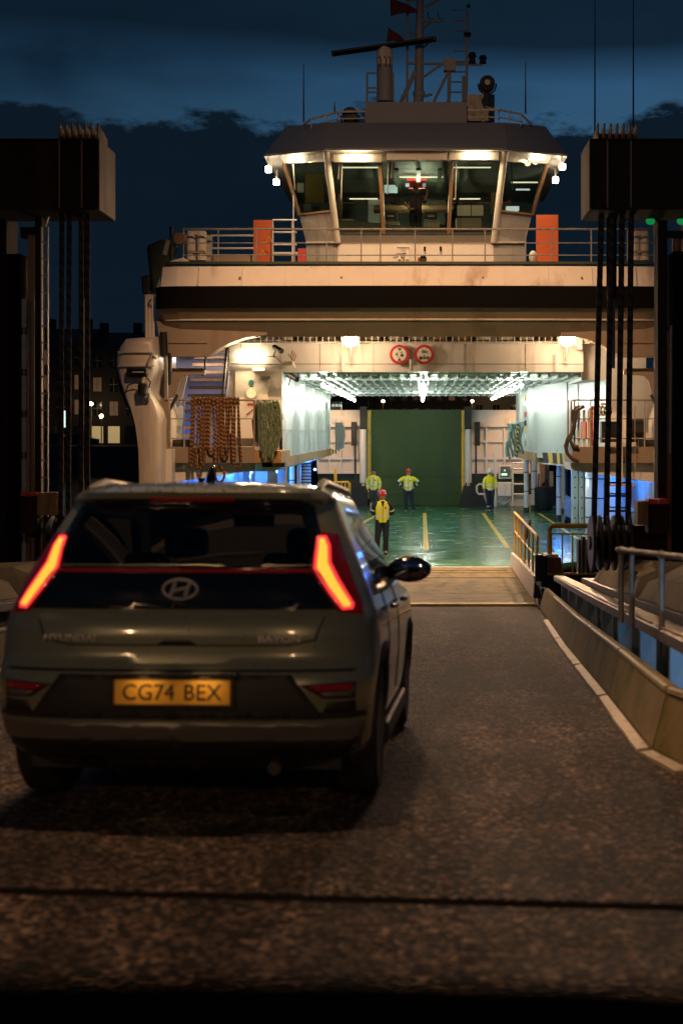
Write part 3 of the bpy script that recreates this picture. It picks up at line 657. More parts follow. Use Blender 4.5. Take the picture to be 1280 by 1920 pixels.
for x, y in ((520,655),(549,708)):   # little deck cameras
    a = P(x,y,40.1); cm = MB().tube([(a.x-.1,40.2,a.z+.08),(a.x+.14,39.9,a.z-.06)], .075, 10).build('deck_camera', 'black', fe)
    MB().tube([(a.x-.05,40.2,a.z+.05),(a.x-.15,40.45,a.z-.2)], .02, 6).build('bracket', 'dark_steel', cm)
MB().tube([P(497,668,40.4),P(515,668,40.3),P(524,676,40.3),P(530,683,40.3)], .012, 5).build('wire', 'black', fe)
for k in range(3): a = P(540+k*3,664+k*4,40.4); MB().tube([a,(a.x+.1,40.1,a.z-.08),(a.x+.15,40.2,a.z+.1)], .015, 5).build('wire', 'rust', fe)
# house starboard
A, B = P(1093,637,40.5), P(1215,830,40.5)
MB().box(A.x, B.x, 40.9, 44.5, ZT-.2, A.z).build('starboard_house', 'white', fe)
# rails above the portal with raft boxes behind
rl = MB(); A, B = P(440,643,40.45), P(1105,643,40.45)
rl.tube([A,B], .022, 6).tube([P(440,628,40.45),P(1105,628,40.45)], .016, 6); rail = rl.build('catwalk_rail', 'white', fe)
for k in range(58):
    x = 442+k*11.6; MB().tube([P(x,644,40.45),P(x,600,40.45)], .014, 5).build('baluster', 'white', rail)
MB().box(-5.3,5.3,42.6,42.8,6.0,7.2).build('back_wall', 'cream', fe)
MB().box(-5.3,5.3,40.45,42.6,5.98,6.02).build('catwalk', 'galv', fe)
for k in range(15):
    x = -4.6+k*.64; MB().tube([(x,41.6,6.12),(x,41.6,6.75)], .22, 10).build('raft_canister', random.choice(['cream','cream','galv','wood']), fe, smooth=True)
# signs
def road_sign(x, lab):
    c = P(x,664.5,40.4); g = MB().lathe([(.275,40.36),(.275,40.39)], (c.x,0,c.z), 'y', 40).build('height_sign' if lab == 'h' else 'weight_sign', 'red', fe)
    MB().lathe([(.20,40.35),(.20,40.362)], (c.x,0,c.z), 'y', 40).build('sign_face', 'sign_white', g); Y = 40.342
    def T(s, sz, dx, dz, sx=1): text(s, sz, 'sign_black', g, (c.x+dx, Y, c.z+dz), name='lettering', ext=.003, sx=sx)
    def tri(pts): MB().prism([(c.x+u, c.z+v) for u, v in pts], Y-.004, Y+.004).build('symbol', 'sign_black', g)
    if lab == 'h':
        T('4', .16, -.085, 0, .9); T(',', .13, -.025, -.04); T('40', .11, .06, -.03, .85); T('m', .07, .055, .06)
        tri([(-.05,.175),(.05,.175),(0,.105)]); tri([(-.05,-.175),(.05,-.175),(0,-.105)])
    else:
        T('10 t', .125, 0, .075, .85)
        tri([(-.10,-.105),(.10,-.105),(.10,-.09),(-.10,-.09)]); tri([(0,.0),(.018,-.03),(.006,-.03),(.006,-.05),(-.006,-.05),(-.006,-.03),(-.018,-.03)]); tri([(0,-.065),(.04,-.098),(0,-.13),(-.04,-.098)])
        for u in (-.125,-.09,.09,.125): tri([(u-.014,-.14),(u+.014,-.14),(u+.014,-.055),(u-.014,-.055)])
    tag(g, 'round 4,40 m height limit sign' if lab == 'h' else 'round 10 t axle weight sign')
road_sign(748.5, 'h'); road_sign(795, 'w')
a = P(771,680,40.3); MB().tube([(a.x,40.3,a.z-.22),(a.x,40.3,a.z+.1)], .06, 10).build('deck_horn', 'galv', fe, smooth=True)
# floodlights of the portal
def flood(x, y, e):
    c = P(x,y,39.9); h = MB(); h.prism([(c.x-.13,c.z-.09),(c.x+.13,c.z-.09),(c.x+.11,c.z+.1),(c.x-.11,c.z+.1)], 39.9, 40.15)
    o = h.build('floodlight', 'dark_steel', fe); MB().ball((c.x,39.85,c.z+.01), 1, 24, 14, (.215,.09,.175)).build('flood_lens', 'flood', o, smooth=True)
    for k in range(5): MB().tube([(c.x-.24+k*.12,39.84,c.z-.16),(c.x-.24+k*.12,39.84,c.z+.18)], .007, 4).build('cage_bar', 'galv', o)
    MB().tube([(c.x,40.0,c.z-.13),(c.x,40.3,c.z-.55)], .025, 6).build('bracket', 'white', o); MB().tube([(c.x-.25,40.3,c.z-.3),(c.x-.25,40.3,c.z-.85)], .02, 5).build('cable', 'white', o)
    lamp('flood_lamp', 'SPOT', (c.x,39.78,c.z), e, WARM, fe, aim=(c.x*.4, 22, -1.5), size=.16, spot=125, blend=.5)
    lamp('flood_spill', 'POINT', (c.x,39.6,c.z+.0), 150, (1,.68,.42), fe, size=.16)
flood(657,639,6000); flood(1063,638,6500)
MB().pbox(1082,632,1091,655,40.3,.1).build('flood_guard', 'white', fe)
# --- the bow bridge over the ramp (bulwark)
Yb = 37.5
def band(pts, name, m_, y0=Yb, d=.3): return MB().pprism(pts, y0, d).build(name, m_, fe)
b = MB(); secs = []
for xp, yo in ((287,.40),(300,.10),(330,.0),(540,-.1),(790,-.15),(1040,-.1),(1215,.0),(1245,.10),(1262,.40)):
    lean = .28
    def pt(y, dy, xo=0): q = P(xp+xo,y,Yb); return (q.x, Yb+yo+dy, q.z)
    xo = (9 if xp < 300 else (-9 if xp > 1250 else 0))
    secs.append((pt(497,lean,xo), pt(536,0,0)))
b.loft([list(s_) for s_ in secs], False, False); cb = b.build('bulwark', 'cream', fe, smooth=False, fix=False); cb.modifiers.new('t','SOLIDIFY').thickness = .05
def strip(ya, yb, la, lb, name, m_, insa=0, insb=0):
    b = MB(); L = []
    for xp, yo in ((287,.40),(300,.10),(330,.0),(540,-.1),(790,-.15),(1040,-.1),(1215,.0),(1245,.10),(1262,.40)):
        f = lambda ins: xp+(790-xp)*ins
        q, r_ = P(f(insa),ya,Yb), P(f(insb),yb,Yb); L.append([(q.x,Yb+yo+la,q.z),(r_.x,Yb+yo+lb,r_.z)])
    b.loft(L, False, False); o = b.build(name, m_, fe, fix=False); o.modifiers.new('t','SOLIDIFY').thickness = .05; return o
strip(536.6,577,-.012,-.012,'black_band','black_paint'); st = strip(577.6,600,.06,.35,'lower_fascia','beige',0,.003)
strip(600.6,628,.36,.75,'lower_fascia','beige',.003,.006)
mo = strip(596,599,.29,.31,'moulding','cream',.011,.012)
# brackets with curved haunch left and right
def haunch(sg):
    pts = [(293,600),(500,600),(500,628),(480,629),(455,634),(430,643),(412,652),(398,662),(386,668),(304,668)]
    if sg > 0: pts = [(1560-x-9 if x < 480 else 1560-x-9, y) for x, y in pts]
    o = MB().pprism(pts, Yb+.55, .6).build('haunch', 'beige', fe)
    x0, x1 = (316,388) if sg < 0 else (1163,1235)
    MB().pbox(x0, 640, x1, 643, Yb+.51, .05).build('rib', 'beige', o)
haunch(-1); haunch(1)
MB().box(-6.9,6.5,Yb+.9,62,7.0,7.15).build('bridge_deck', 'dark_green', fe)
MB().box(-6.8,6.4,Yb+1.0,Yb+1.2,6.1,7.0).build('fascia_back', 'beige', fe)
MB().tube([P(379,597,38.3),P(383,640,38.2),P(385,670,38.4)], .03, 6).build('hydraulic_hose', 'black', fe)
MB().tube([P(383,632,38.15),P(386,672,38.25)], .05, 8).build('hose_sleeve', 'galv', fe)
MB().tube([P(384,672,38.4),P(384,690,38.6),P(379,704,39)], .025, 6).build('wire', 'black', fe)
# --- port and starboard shoulders (bow quarters)
def shoulder(sg):
    prof = [(288,628),(231,632),(221,645),(214,660),(212,672),(213,686),(217,705),(222,722),(230,745),(239,765),(246,785),(252,806),(257,835),(260,860),(264,990),(300,990),(302,840),(302,786),(297,768),(288,748),(281,735),(284,715),(291,690),(291,660)]
    if sg > 0: prof = [(1553-x, y) for x, y in prof]
    cx = sum(p[0] for p in prof)/len(prof); b = MB(); rings = []
    for dy, k in ((0,.70),(.03,.80),(.10,.885),(.22,.95),(.42,.985),(.7,1.0),(1.4,1.0),(3.2,.98)):
        rings.append([(lambda q: (q.x, 37.2+dy, q.z))(P(cx+(x-cx)*k, 760+(y-760)*(1-(1-k)*.45), 37.2)) for x, y in prof])
    b.loft(rings); o = b.build('bow_shoulder', 'shoulder', fe, smooth=True)
    # outboard hull side falling away
    hs = [(212,672),(222,722),(239,765),(252,806),(260,860),(266,1000)] if sg < 0 else [(1341,672),(1331,722),(1314,765),(1301,806),(1293,860),(1287,1000)]
    L = []
    for x, y in hs:
        q = P(x,y,37.6); L.append([(q.x+.05*-sg,37.5,q.z),(q.x-.05*-sg+(-.42 if sg < 0 else .42)*max(0,(y-700)/160),40.5,q.z),(q.x+(-.5 if sg < 0 else .5)*max(0,(y-700)/160),52,q.z)])
    MB().loft(L, False, False).build('hull_side', 'black_paint', o)
    mk = (lambda x: x) if sg < 0 else (lambda x: 1553-x)
    for y in (660, 686): 
        a, c = P(mk(220),y,37.15), P(mk(290),y-1,37.15); MB().box(a.x, c.x, 37.12, 37.17, a.z-.012, a.z+.012).build('knuckle', 'cream', o)
    for y0, y1, m_ in ((702,728,'red'),(728,760,'dark_green')): 
        a, c = P(mk(217 if y0 < 710 else 225),y0,37.9), P(mk(226 if y0 < 710 else 238),y1,37.9); MB().bar((a.x,37.95,a.z),(c.x,37.95,c.z), .10, .06).build('name_stripe', m_, o)
    # flood lamp and camera on the shoulder
    a, c = P(mk(238),688,37.05), P(mk(276),706,37.05)
    fl_ = MB().box(a.x, c.x, 36.95, 37.2, c.z, a.z).build('shoulder_lamp', 'black', o, bevel=.05)
    MB().pbox(mk(242) if sg < 0 else mk(272),691,mk(272) if sg < 0 else mk(242),703,36.94,.02).build('lens', 'win_dark', fl_); MB().pbox(mk(248) if sg < 0 else mk(270),696.5,mk(270) if sg < 0 else mk(248),698,36.935,.015).build('tube', 'paper', fl_)
    a = P(mk(267),728,37.0); cm = MB().lathe([(.1,a.z-.16),(.12,a.z+.08),(.07,a.z+.14)], (a.x,36.95,0), 'z', 12).build('bow_camera', 'black', o, smooth=True)
    MB().tube([(a.x,37.0,a.z+.1),(a.x+.03,37.05,a.z+.3)], .04, 6).build('bracket', 'cream', cm)
    MB().tube([P(mk(235),736,37.1),P(mk(240),722,37.0),P(mk(252),718,37.0),P(mk(262),719,37)], .018, 5).build('wire', 'black', cm)
    MB().tube([P(mk(276),709,37.05),P(mk(282),716,37.0),P(mk(279),727,37)], .018, 5).build('wire', 'black', cm)
    MB().pbox(min(mk(268),mk(280)),737,max(mk(268),mk(280)),746,36.98,.1).build('junction_box', 'roof_grey', o)
    MB().tube([P(mk(285),662,37.1),P(mk(276),682,37.05)], .035, 6).tube([P(mk(283),664,37.1),P(mk(292),672,37.3)], .03, 6).build('towing_bracket', 'galv', o)
    # hydraulic strut and post
    MB().tube([P(mk(309),625,37.9),P(mk(311),690,38.0),P(mk(312),750,38.0)], .055, 10).build('strut_rod', 'steel', o, smooth=True)
    MB().tube([P(mk(306),622,37.85),P(mk(308),664,37.9)], .10, 10).build('strut_body', 'black', o); MB().tube([P(mk(318),662,38.1),P(mk(317),722,38.1)], .07, 8).build('strut_body', 'black', o)
    pp = MB(); a, c = P(mk(303),747,38.0), P(mk(316),842,38.0); pp.box(a.x, c.x, 38.0, 38.3, c.z, a.z).build('rail_post', 'beige', o)
    a, c = P(mk(296),842,37.9), P(mk(301),905,37.9); MB().box(a.x, c.x, 37.85, 38.2, 0, a.z).build('fender_strip', 'black', o)
    a, c = P(mk(301.5),842,37.9), P(mk(322),905,37.9); MB().box(a.x, c.x, 37.9, 38.4, 0, a.z).build('bow_plate', 'white', o)
    pl = [(285,690),(378,690),(384,694),(384,702),(345,704),(338,712),(330,740),(318,746),(300,746),(296,720)]
    MB().pprism([(mk(x), y) for x, y in pl], 38.6, .15).build('knee_bracket', 'beige', o)
    MB().pprism([(mk(x), y) for x, y in [(316,764),(331,738),(334,742),(318,772)]], 38.5, .1).build('stay', 'dark_steel', o)
shoulder(-1); shoulder(1)
# --- gallery platforms with rails, stairs
def gallery(sg):
    mk = (lambda x: x) if sg < 0 else (lambda x: 1553-x)
    xi = 476 if sg < 0 else 481
    A, B = P(mk(318),838,38.6), P(mk(xi),868,38.6)
    pl = MB().box(A.x, B.x, 38.6, 40.6, B.z, A.z).build('gallery_platform', 'beige', fe)
    MB().prism([(A.x,B.z),(B.x,B.z),(B.x,B.z-.2),(A.x,B.z-.55)], 38.9, 40.6).build('gallery_soffit', 'white', pl)
    for y in (750,785,822): MB().tube([P(mk(318),y,38.7),P(mk(xi),y,38.7)], .03 if y == 750 else .018, 6).build('gallery_rail', 'galv', pl)
    for x in (345,395,446): MB().tube([P(mk(x),750,38.7),P(mk(x),838,38.7)], .022, 6).build('rail_post', 'galv', pl)
    for x in (475,481,487): a, c = P(mk(x),750,38.75), P(mk(x+3),838,38.75); MB().box(a.x, c.x, 38.7, 38.85, c.z, a.z).build('rail_post', 'beige', pl)
    MB().pbox(min(mk(318),mk(356)),824,max(mk(318),mk(356)),838,38.9,.1).build('toe_board', 'dark_steel', pl)
gallery(-1); gallery(1)
MB().prism([P(476,843,38.55).xz, P(528,846,38.55).xz, P(528,868,38.55).xz, P(476,868,38.55).xz], 38.6, 41).build('gallery_end', 'rust_trim', fe)
# stairs port: treads, stringers
so_ = MB(); a0, a1 = P(345,835,40.0), P(415,640,43.0)
st_ = MB().bar((a0.x-.95,40.0,a0.z-.1),(a0.x-.95,43.2,6.2), .08, .3).build('stair_stringer', 'white', fe)
MB().bar((P(423,0,41).x,40.0,a0.z-.1),(P(423,0,41).x,43.2,6.2), .08, .3).build('stair_stringer', 'white', fe)
for k in range(14):
    z = 3.05+k*.235; y = 40.1+k*.23; xa = P(346,0,41).x; xb = P(421,0,41).x
    MB().box(xa, xb, y, y+.26, z, z+.085).build('stair_tread', 'rust_trim', st_)
MB().tube([P(426,640,40.2),P(418,740,39.4)], .04, 6).build('stair_handrail', 'black', fe)
MB().box(P(318,0,44).x, P(430,0,44).x, 44.0, 44.1, 2.6, 6.5).build('stair_wall', 'white', fe)
MB().pprism([(333,742),(345,700),(352,700),(338,760),(338,818),(333,818)], 39.8, .12).build('door_edge', 'white', fe)
MB().pprism([(336,760),(344,762),(339,820),(335,820)], 39.7, .06).build('blue_door_edge', 'blue_tint_plate', fe)
for k in range(5): a = P(318,765+k*12,40.5); c = P(334,765+k*12,40.5); MB().box(a.x, c.x, 40.5, 40.56, a.z-.05, a.z+.05).build('louvre', 'white', fe)
# blue working lights under the galleries
def blue(x, y, Y, e, r=.09):
    p = P(x,y,Y); o = MB().ball(p, r, 10, 6).build('blue_work_lamp', 'blue_lamp', fe); lamp('blue_light', 'POINT', (p.x,p.y-.25,p.z-.12), e, (.035,.20,1.0), fe, size=.08)
blue(1045,868,51.5,150); blue(1128,884,45.5,130,.06); blue(395,880,43,130,.06); blue(470,885,46,160,.06); blue(520,884,50,110,.05); blue(590,880,56,90,.05)
p = P(1080,866,51); MB().ball(p,.06,8,5).build('blue_work_lamp','blue_lamp',fe)
# deck lights low starboard (cool white)
lamp('casing_light', 'POINT', (4.9,48.2,1.9), 24, (.85,1,.85), fe, size=.1)
# lights washing the casing facade starboard
# flood set between casing and bulkhead port
p = P(630,760,60); fx = MB().pbox(620,753,640,768,60,.2).build('triple_lamp', 'black', fe)
for x in (624,630,636): q = P(x,760,59.9); MB().ball((q.x,59.97,q.z), .07, 8, 5).build('lens', 'paper', fx)
# ladder frame port far (with rope beside)
MB().pbox(628,786,631,848,60.5,.1).build('frame_post', 'white', fe)
for y in (792,810,830,846): MB().pbox(620,y,631,y+1.5,60.5,.08).build('rung', 'white', fe)
for k in range(4): MB().pbox(620+k*3,843,621.8+k*3,851,60.3,.05).build('hazard_stripe', 'black' if k % 2 else 'deck_yellow', fe)
# warm lamps at the far end of the car deck, hung from the deckhead's end
for X_ in (-4.1, 4.6):
    o = MB().box(X_-.12, X_+.12, 62.95, 63.15, 4.92, 5.06).build('end_lamp', 'dark_steel', fe); MB().box(X_-.1, X_+.1, 63.15, 63.17, 4.94, 5.03).build('end_lamp_lens', 'tube_warm', o)
    lamp('end_light', 'SPOT', (X_, 63.2, 4.9), 420, (1,.56,.30), fe, aim=(X_*1.05, 66.4, 2.0), size=.12, spot=95, blend=.8)
lamp('stair_light', 'POINT', P(385,668,41.8), 45, (1,.84,.84), fe, size=.1)
# weld seams on the bow bulwark, lashing pots on the car deck
for k in range(11):
    x = 372+k*82; yo = -.1-.05*(1-abs(x-790)/450); q, r_ = P(x,497.5,Yb), P(x,536,Yb)
    MB().tube([(q.x,Yb+yo+.274,q.z),(r_.x,Yb+yo-.006,r_.z)], .009, 5).build('weld_seam', 'cream', cb)
for x in (450,640,905,1090): q = P(x,520,Yb); MB().ball((q.x,Yb-.02,q.z), .035, 8, 5).build('mooring_eye', 'galv', cb)
for X_ in (-1.3, 1.35, 3.8):
    for k in range(7): y = 42.6+k*2.7; MB().lathe([(.085,0),(.085,.006),(.05,.008)], (X_,y,0), 'z', 12).build('lashing_pot', 'dark_steel', deck)
# --- upper deck railing
rl = MB()
for y, r in ((429,.03),(455,.016),(478,.016)): rl.tube([P(342,y,38.7),P(1228,y,38.7)], r, 6)
ur = rl.build('deck_rail', 'galv', fe)
for x in (344,409,480,552,612,677,713,778,848,909,985,1034,1108,1176,1226): MB().tube([P(x,429,38.7),P(x,494,38.7)], .02, 6).build('rail_post', 'galv', ur)
MB().box(P(318,0,38.4).x, P(1240,0,38.4).x, 38.25, 38.5, P(0,496,38.4).z, P(0,491,38.4).z).build('deck_edge', 'dark_green', fe)
for x in (358,378,1190,1208):
    a, c = P(x,488,39.2), P(x,436,39.2); MB().tube([a,c], .13, 12).build('raft_tube', 'cream', fe, smooth=True)
for x0, x1 in ((352,384),(1184,1214)): MB().pbox(x0,432,x1,440,39.1,.3).build('raft_cradle', 'cream', fe); MB().pbox(x0,470,x1,474,39.05,.1).build('raft_cradle', 'galv', fe)
MB().pbox(385,440,395,490,39.3,.3).build('deck_locker', 'galv', fe); MB().pbox(395,476,480,490,39.6,.3).build('deck_coaming', 'beige', fe)
MB().pprism([(316,490),(344,482),(356,490)], 38.3, .3).build('bulwark_cap', 'cream', fe)
for y in (441,465): MB().tube([P(395,y,40.5),P(475,y,40.5)], .03, 6).build('inner_rail', 'white', fe)
for x0, x1, y0 in ((475,511,412),(1005,1046,402)):
    MB().pbox(x0,y0,x1,490,43.5,.12).build('orange_screen', 'orange', fe)
# port ladder rails by the orange screen
for x in (511,548): MB().tube([P(x,490,43),P(x,412,43)], .03, 6).build('stair_rail', 'white', fe)
for y in (412,435,458,475): MB().tube([P(511,y,43),P(556,y,43)], .028, 6).build('stair_rail', 'white', fe)
MB().pbox(513,472,565,476,43,.4).build('step', 'white', fe); MB().tube([P(550,490,43.2),P(550,365,43.2)], .02, 6).build('whip_mount', 'white', fe)
MB().pbox(558,465,573,490,42.6,.3).build('red_box', 'red', fe)
for x, y in ((505,452),(492,478)): MB().tube([P(x-5,y,42.6),P(x,y-10,42.6),P(x+4,y,42.6)], .02, 6).build('lashing_hook', 'yellow', fe)
MB().pbox(783,482,792,490,38.9,.2).build('deck_winch', 'red', fe); q = P(793,486,38.9); MB().lathe([(.1,38.8),(.1,39.0)], (q.x,0,q.z), 'y', 14).build('winch_drum', 'black', fe)
a = P(999,482,42.8); MB().ball((a.x,42.8,a.z), .13, 10, 6, (1,1,1.6)).build('vent_cowl', 'cream', fe, smooth=True)
# --- wheelhouse
XC = 779.0
def ring(xi, yi_, Yi, xo, yo_, Yo, back):
    a, b2 = P(XC+xi,yi_,Yi), P(XC+xo,yo_,Yo); a2, b3 = P(XC-xi,yi_,Yi), P(XC-xo,yo_,Yo)
    return [Vector(a2), Vector(a), Vector(b2), Vector((b2.x,back,b2.z)), Vector((b3.x,back,b3.z)), Vector(b3)]
R0 = ring(146,492,43.0, 205,492,44.6, 51); R1 = ring(146,455,43.0, 205,455,44.6, 51)
R2f = ring(146,438,42.9, 218,402,44.4, 51); R3 = ring(163,302,42.2, 246,306,43.6, 51)
R4 = ring(167,284,42.1, 256,290,43.5, 51)
b = MB(); b.loft([R0, R1], True, False)
b.add([R1[0],R1[1],R2f[1],R2f[0]], [(0,1,2,3)])
# side facets below the shorter side windows
iL = Vector(P(XC-153,394,42.65)); iR = Vector(P(XC+153,394,42.65))
b.add([R1[1],R1[2],R2f[2],iR,R2f[1]], [(0,1,2,3,4)]); b.add([R1[5],R1[0],R2f[0],iL,R2f[5]], [(0,1,2,3,4)])
b.add([R1[2],R1[3],R2f[3],R2f[2]], [(0,1,2,3)]); b.add([R1[4],R1[5],R2f[5],R2f[4]], [(0,1,2,3)]); b.add([R1[3],R1[4],R2f[4],R2f[3]], [(0,1,2,3)])
whb = b.build('wheelhouse', 'cream', fe)
MB().add([R2f[3],R2f[4],R3[4],R3[3]], [(0,1,2,3)]).build('aft_wall', 'interior', whb)
MB().add([Vector(p)+Vector((0,0,-.02)) for p in R2f[:6]], [(0,1,2,3,4,5)]).build('bridge_floor', 'interior', whb)
MB().loft([R3,R4], True, False).build('window_head', 'cream', whb)
MB().add(R3, [tuple(range(6))]).build('bridge_ceiling', 'interior', whb)
# panes
def lerp4(A, B, Cc, D, u0, u1):  # quad bottom A->B, top D->C
    return [A.lerp(B,u0), A.lerp(B,u1), D.lerp(Cc,u1), D.lerp(Cc,u0)]
cuts = (0, .295, .71, 1.0)
for u0, u1 in zip(cuts, cuts[1:]):
    q = lerp4(R2f[0], R2f[1], R3[1], R3[0], u0, u1); MB().add([p+Vector((0,.03,0)) for p in q], [(0,1,2,3)]).build('window_pane', 'bridge_glass', whb, fix=False)
for q in ([iR,R2f[2],R3[2],R3[1]], [R2f[5],iL,R3[0],R3[5]]): MB().add(q, [(0,1,2,3)]).build('window_pane', 'bridge_glass', whb, fix=False)
for q in ([R2f[2],R2f[3],R3[3],R3[2]], [R2f[4],R2f[5],R3[5],R3[4]]): MB().add(q, [(0,1,2,3)]).build('side_window', 'bridge_glass', whb, fix=False)
for u in cuts[1:3]: MB().bar(R2f[0].lerp(R2f[1],u), R3[0].lerp(R3[1],u), .10, .12).build('mullion', 'wood', whb)
for a, c in ((R1[0],R4[0]),(R1[1],R4[1])): MB().tube([a+Vector((0,-.1,0)), c+Vector((0,-.1,0))], .10, 10).build('corner_post', 'cream', whb, smooth=True)
for a, c in ((R2f[5],R3[5]),(R2f[2],R3[2])): MB().tube([a, c], .07, 8).build('corner_post', 'wood', whb)
MB().bar(R2f[0]+Vector((0,-.02,0)), R2f[1]+Vector((0,-.02,0)), .08, .07).build('window_sill', 'black', whb)
MB().add([R2f[0]+Vector((0,-.03,-.03)),R2f[1]+Vector((0,-.03,-.03)),R1[1]+Vector((0,-.03,0)),R1[0]+Vector((0,-.03,0))], [(0,1,2,3)]).build('sill_panel', 'console', whb)
for sgn, i1, i2, ii in ((1,1,2,iR),(-1,0,5,iL)):
    MB().tube([R1[i1]+Vector((0,-.06,0)), R1[i2]+Vector((0,-.06,0))], .035, 6).build('drip_rail', 'white', whb); MB().bar(ii, R2f[i2], .06, .06).build('window_sill', 'wood', whb)
# wipers and rods
for x, L_ in ((636,32),(641,70),(728,60),(735,30),(849,32),(855,70)): MB().tube([P(x,303,42.1),P(x-2,303+L_,42.3)], .022, 5).build('wiper', 'galv', whb)
for x in (549,957): MB().tube([P(x,308,42.9),P(x+4,355,43.1)], .022, 5).build('wiper', 'galv', whb)
# roof visor, dome roof
E = ring(170,281,41.7, 284,293,43.4, 52); E2 = [p+Vector((0,0,.06)) for p in E]; T1 = ring(166,229,44.0, 243,236,46.0, 52)
b = MB(); b.loft([R4, E], True, False); b.build('eave_soffit', 'cream', whb)
b = MB(); b.loft([E, E2, T1], True, False); b.add(T1, [tuple(range(6))]); rf = b.build('wheelhouse_roof', 'roof_grey', whb)
a, c = P(684,190,45.5), P(875,230,45.5); MB().box(a.x, c.x, 45.5, 50, T1[0].z-.02, a.z).build('roof_block', 'roof_grey', rf)
# tube lights under the eave and cluster lamps at the wings
for x0, x1, y, Y, e in ((538,578,298,42.9,45),(644,690,293,41.75,60),(870,916,290,41.75,60),(980,1021,294,42.9,45)):
    A, B = P(x0,y-4.5,Y), P(x1,y+4.5,Y); MB().box(A.x, B.x, Y, Y+.15, B.z, A.z).build('eave_lamp', 'tube_warm', whb, bevel=.03)
    p = (A+B)/2; lamp('eave_light', 'AREA', (p.x,Y-.08,p.z-.1), e, (1,.74,.42), fe, aim=(p.x,Y-.6,p.z-3), size=.7, sy=.15)
for x0, x1, y in ((625,715,296),(842,935,292),(724,838,292)): MB().pbox(x0,y-7,x1,y+7,41.95,.1).build('lamp_board', 'cream', whb)
for x, y, Y in ((503,317,43.3),(518,341,44.8),(1054,312,43.3),(1041,337,44.8)):
    p = P(x,y,Y); MB().box(p.x-.09,p.x+.09,p.y-.08,p.y+.08,p.z-.09,p.z+.09).build('wing_lamp', 'spot_white', whb, bevel=.03)
    lamp('wing_light', 'POINT', (p.x,p.y-.2,p.z-.15), 9, (1,.78,.5), fe, size=.1); MB().tube([(p.x,p.y,p.z+.08),(p.x,p.y+.1,p.z+.4)], .03, 6).build('lamp_bracket', 'cream', whb)
# bridge fittings inside
def ins(x0,y0,x1,y1,Y,d,n,m_): return MB().pbox(x0,y0,x1,y1,Y,d).build(n, m_, whb)
cs = ins(700,384,850,392,45.5,.8,'console_rail','wood')
for x in (732,808): ins(x-14,414,x+16,426,44.6,.6,'console','console'); ins(x-12,396,x+12,410,44.4,.2,'instrument','black'); ins(x-6,403,x+6,406,44.38,.02,'instrument_text','galv')
ins(720,346,745,361,46,.05,'monitor','screen_cool'); ins(762,333.5,800,337,45.2,.06,'red_lamp','screen_red'); ins(760,343,767,349,45.2,.05,'monitor','screen_white'); ins(792,343,798,349,45.2,.05,'monitor','screen_cool')
ins(765,338,797,352,45.25,.1,'monitor_bank','red')
ins(857,384,882,404,44.6,.05,'chart','paper'); ins(884,384,906,404,44.6,.05,'chart','paper'); ins(855,408,902,426,44.6,.7,'cabinet','console'); ins(640,410,662,432,44.0,.4,'cabinet','console')
ins(572,326,607,379,44.9,.04,'wall_chart','chart'); ins(557,342,570,360,44.9,.04,'notice','paper'); ins(569,381,582,396,44.9,.04,'notice','paper'); ins(585,386,600,396,44.7,.1,'instrument','black')
ins(949,386,973,393,44.4,.3,'monitor','screen_white'); ins(967,353,993,356,45,.05,'strip_lamp','screen_white')
mat('tube_dim',(1,1,1),emit=(1,.9,.6),es=1.2)
for x0,x1,y,Y_ in ((640,712,312,42.7),(850,920,312,42.7),(655,712,371,48.4),(850,900,371,48.4),(958,1008,340,45.4),(740,830,330,44.4)): ins(x0,y,x1,y+2,Y_,.06,'strip_lamp','tube_dim')
for x0,x1,y,m_ in ((625,715,349,'wood'),(625,715,361,'galv'),(843,930,350,'wood'),(843,930,362,'galv'),(720,838,372,'dark_steel'),(960,1010,345,'galv')): ins(x0,y,x1,y+2.5,49.5,.06,'rear_window_bar',m_)
ins(633,362,641,420,46.5,.2,'door_post','wood'); ins(921,360,930,400,46.5,.2,'door_post','wood')
ins(690,374,712,420,48.5,.05,'wall_panel','console'); ins(800,374,834,420,48.5,.05,'wall_panel','dark_green')
for k in range(5): MB().box(P(700+k*40,0,44).x, P(708+k*40,0,44).x, 43, 50, 11.36, 11.42).build('ceiling_batten', 'dark_green', whb)
lamp('bridge_light', 'POINT', (P(780,0,45).x,45.6,10.7), 230, (.95,1,.70), fe, size=.3)
# hatch fittings on the front below the glass
hf = ins(744,459,767,463,42.85,.1,'hydrant_hood','white'); ins(746,463,751,486,42.9,.08,'hydrant_frame','white'); ins(761,463,766,486,42.9,.08,'hydrant_frame','white'); ins(751,466,761,474,42.92,.05,'hydrant_plate','paper')
MB().tube([P(737,479,42.85),P(748,474,42.8),P(757,478,42.8),P(757,488,42.8)], .02, 6).build('hose', 'galv', whb)
for x in (796,826): MB().tube([P(x,462,42.8),P(x,470,42.85)], .04, 6).build('deck_light', 'dark_steel', whb)
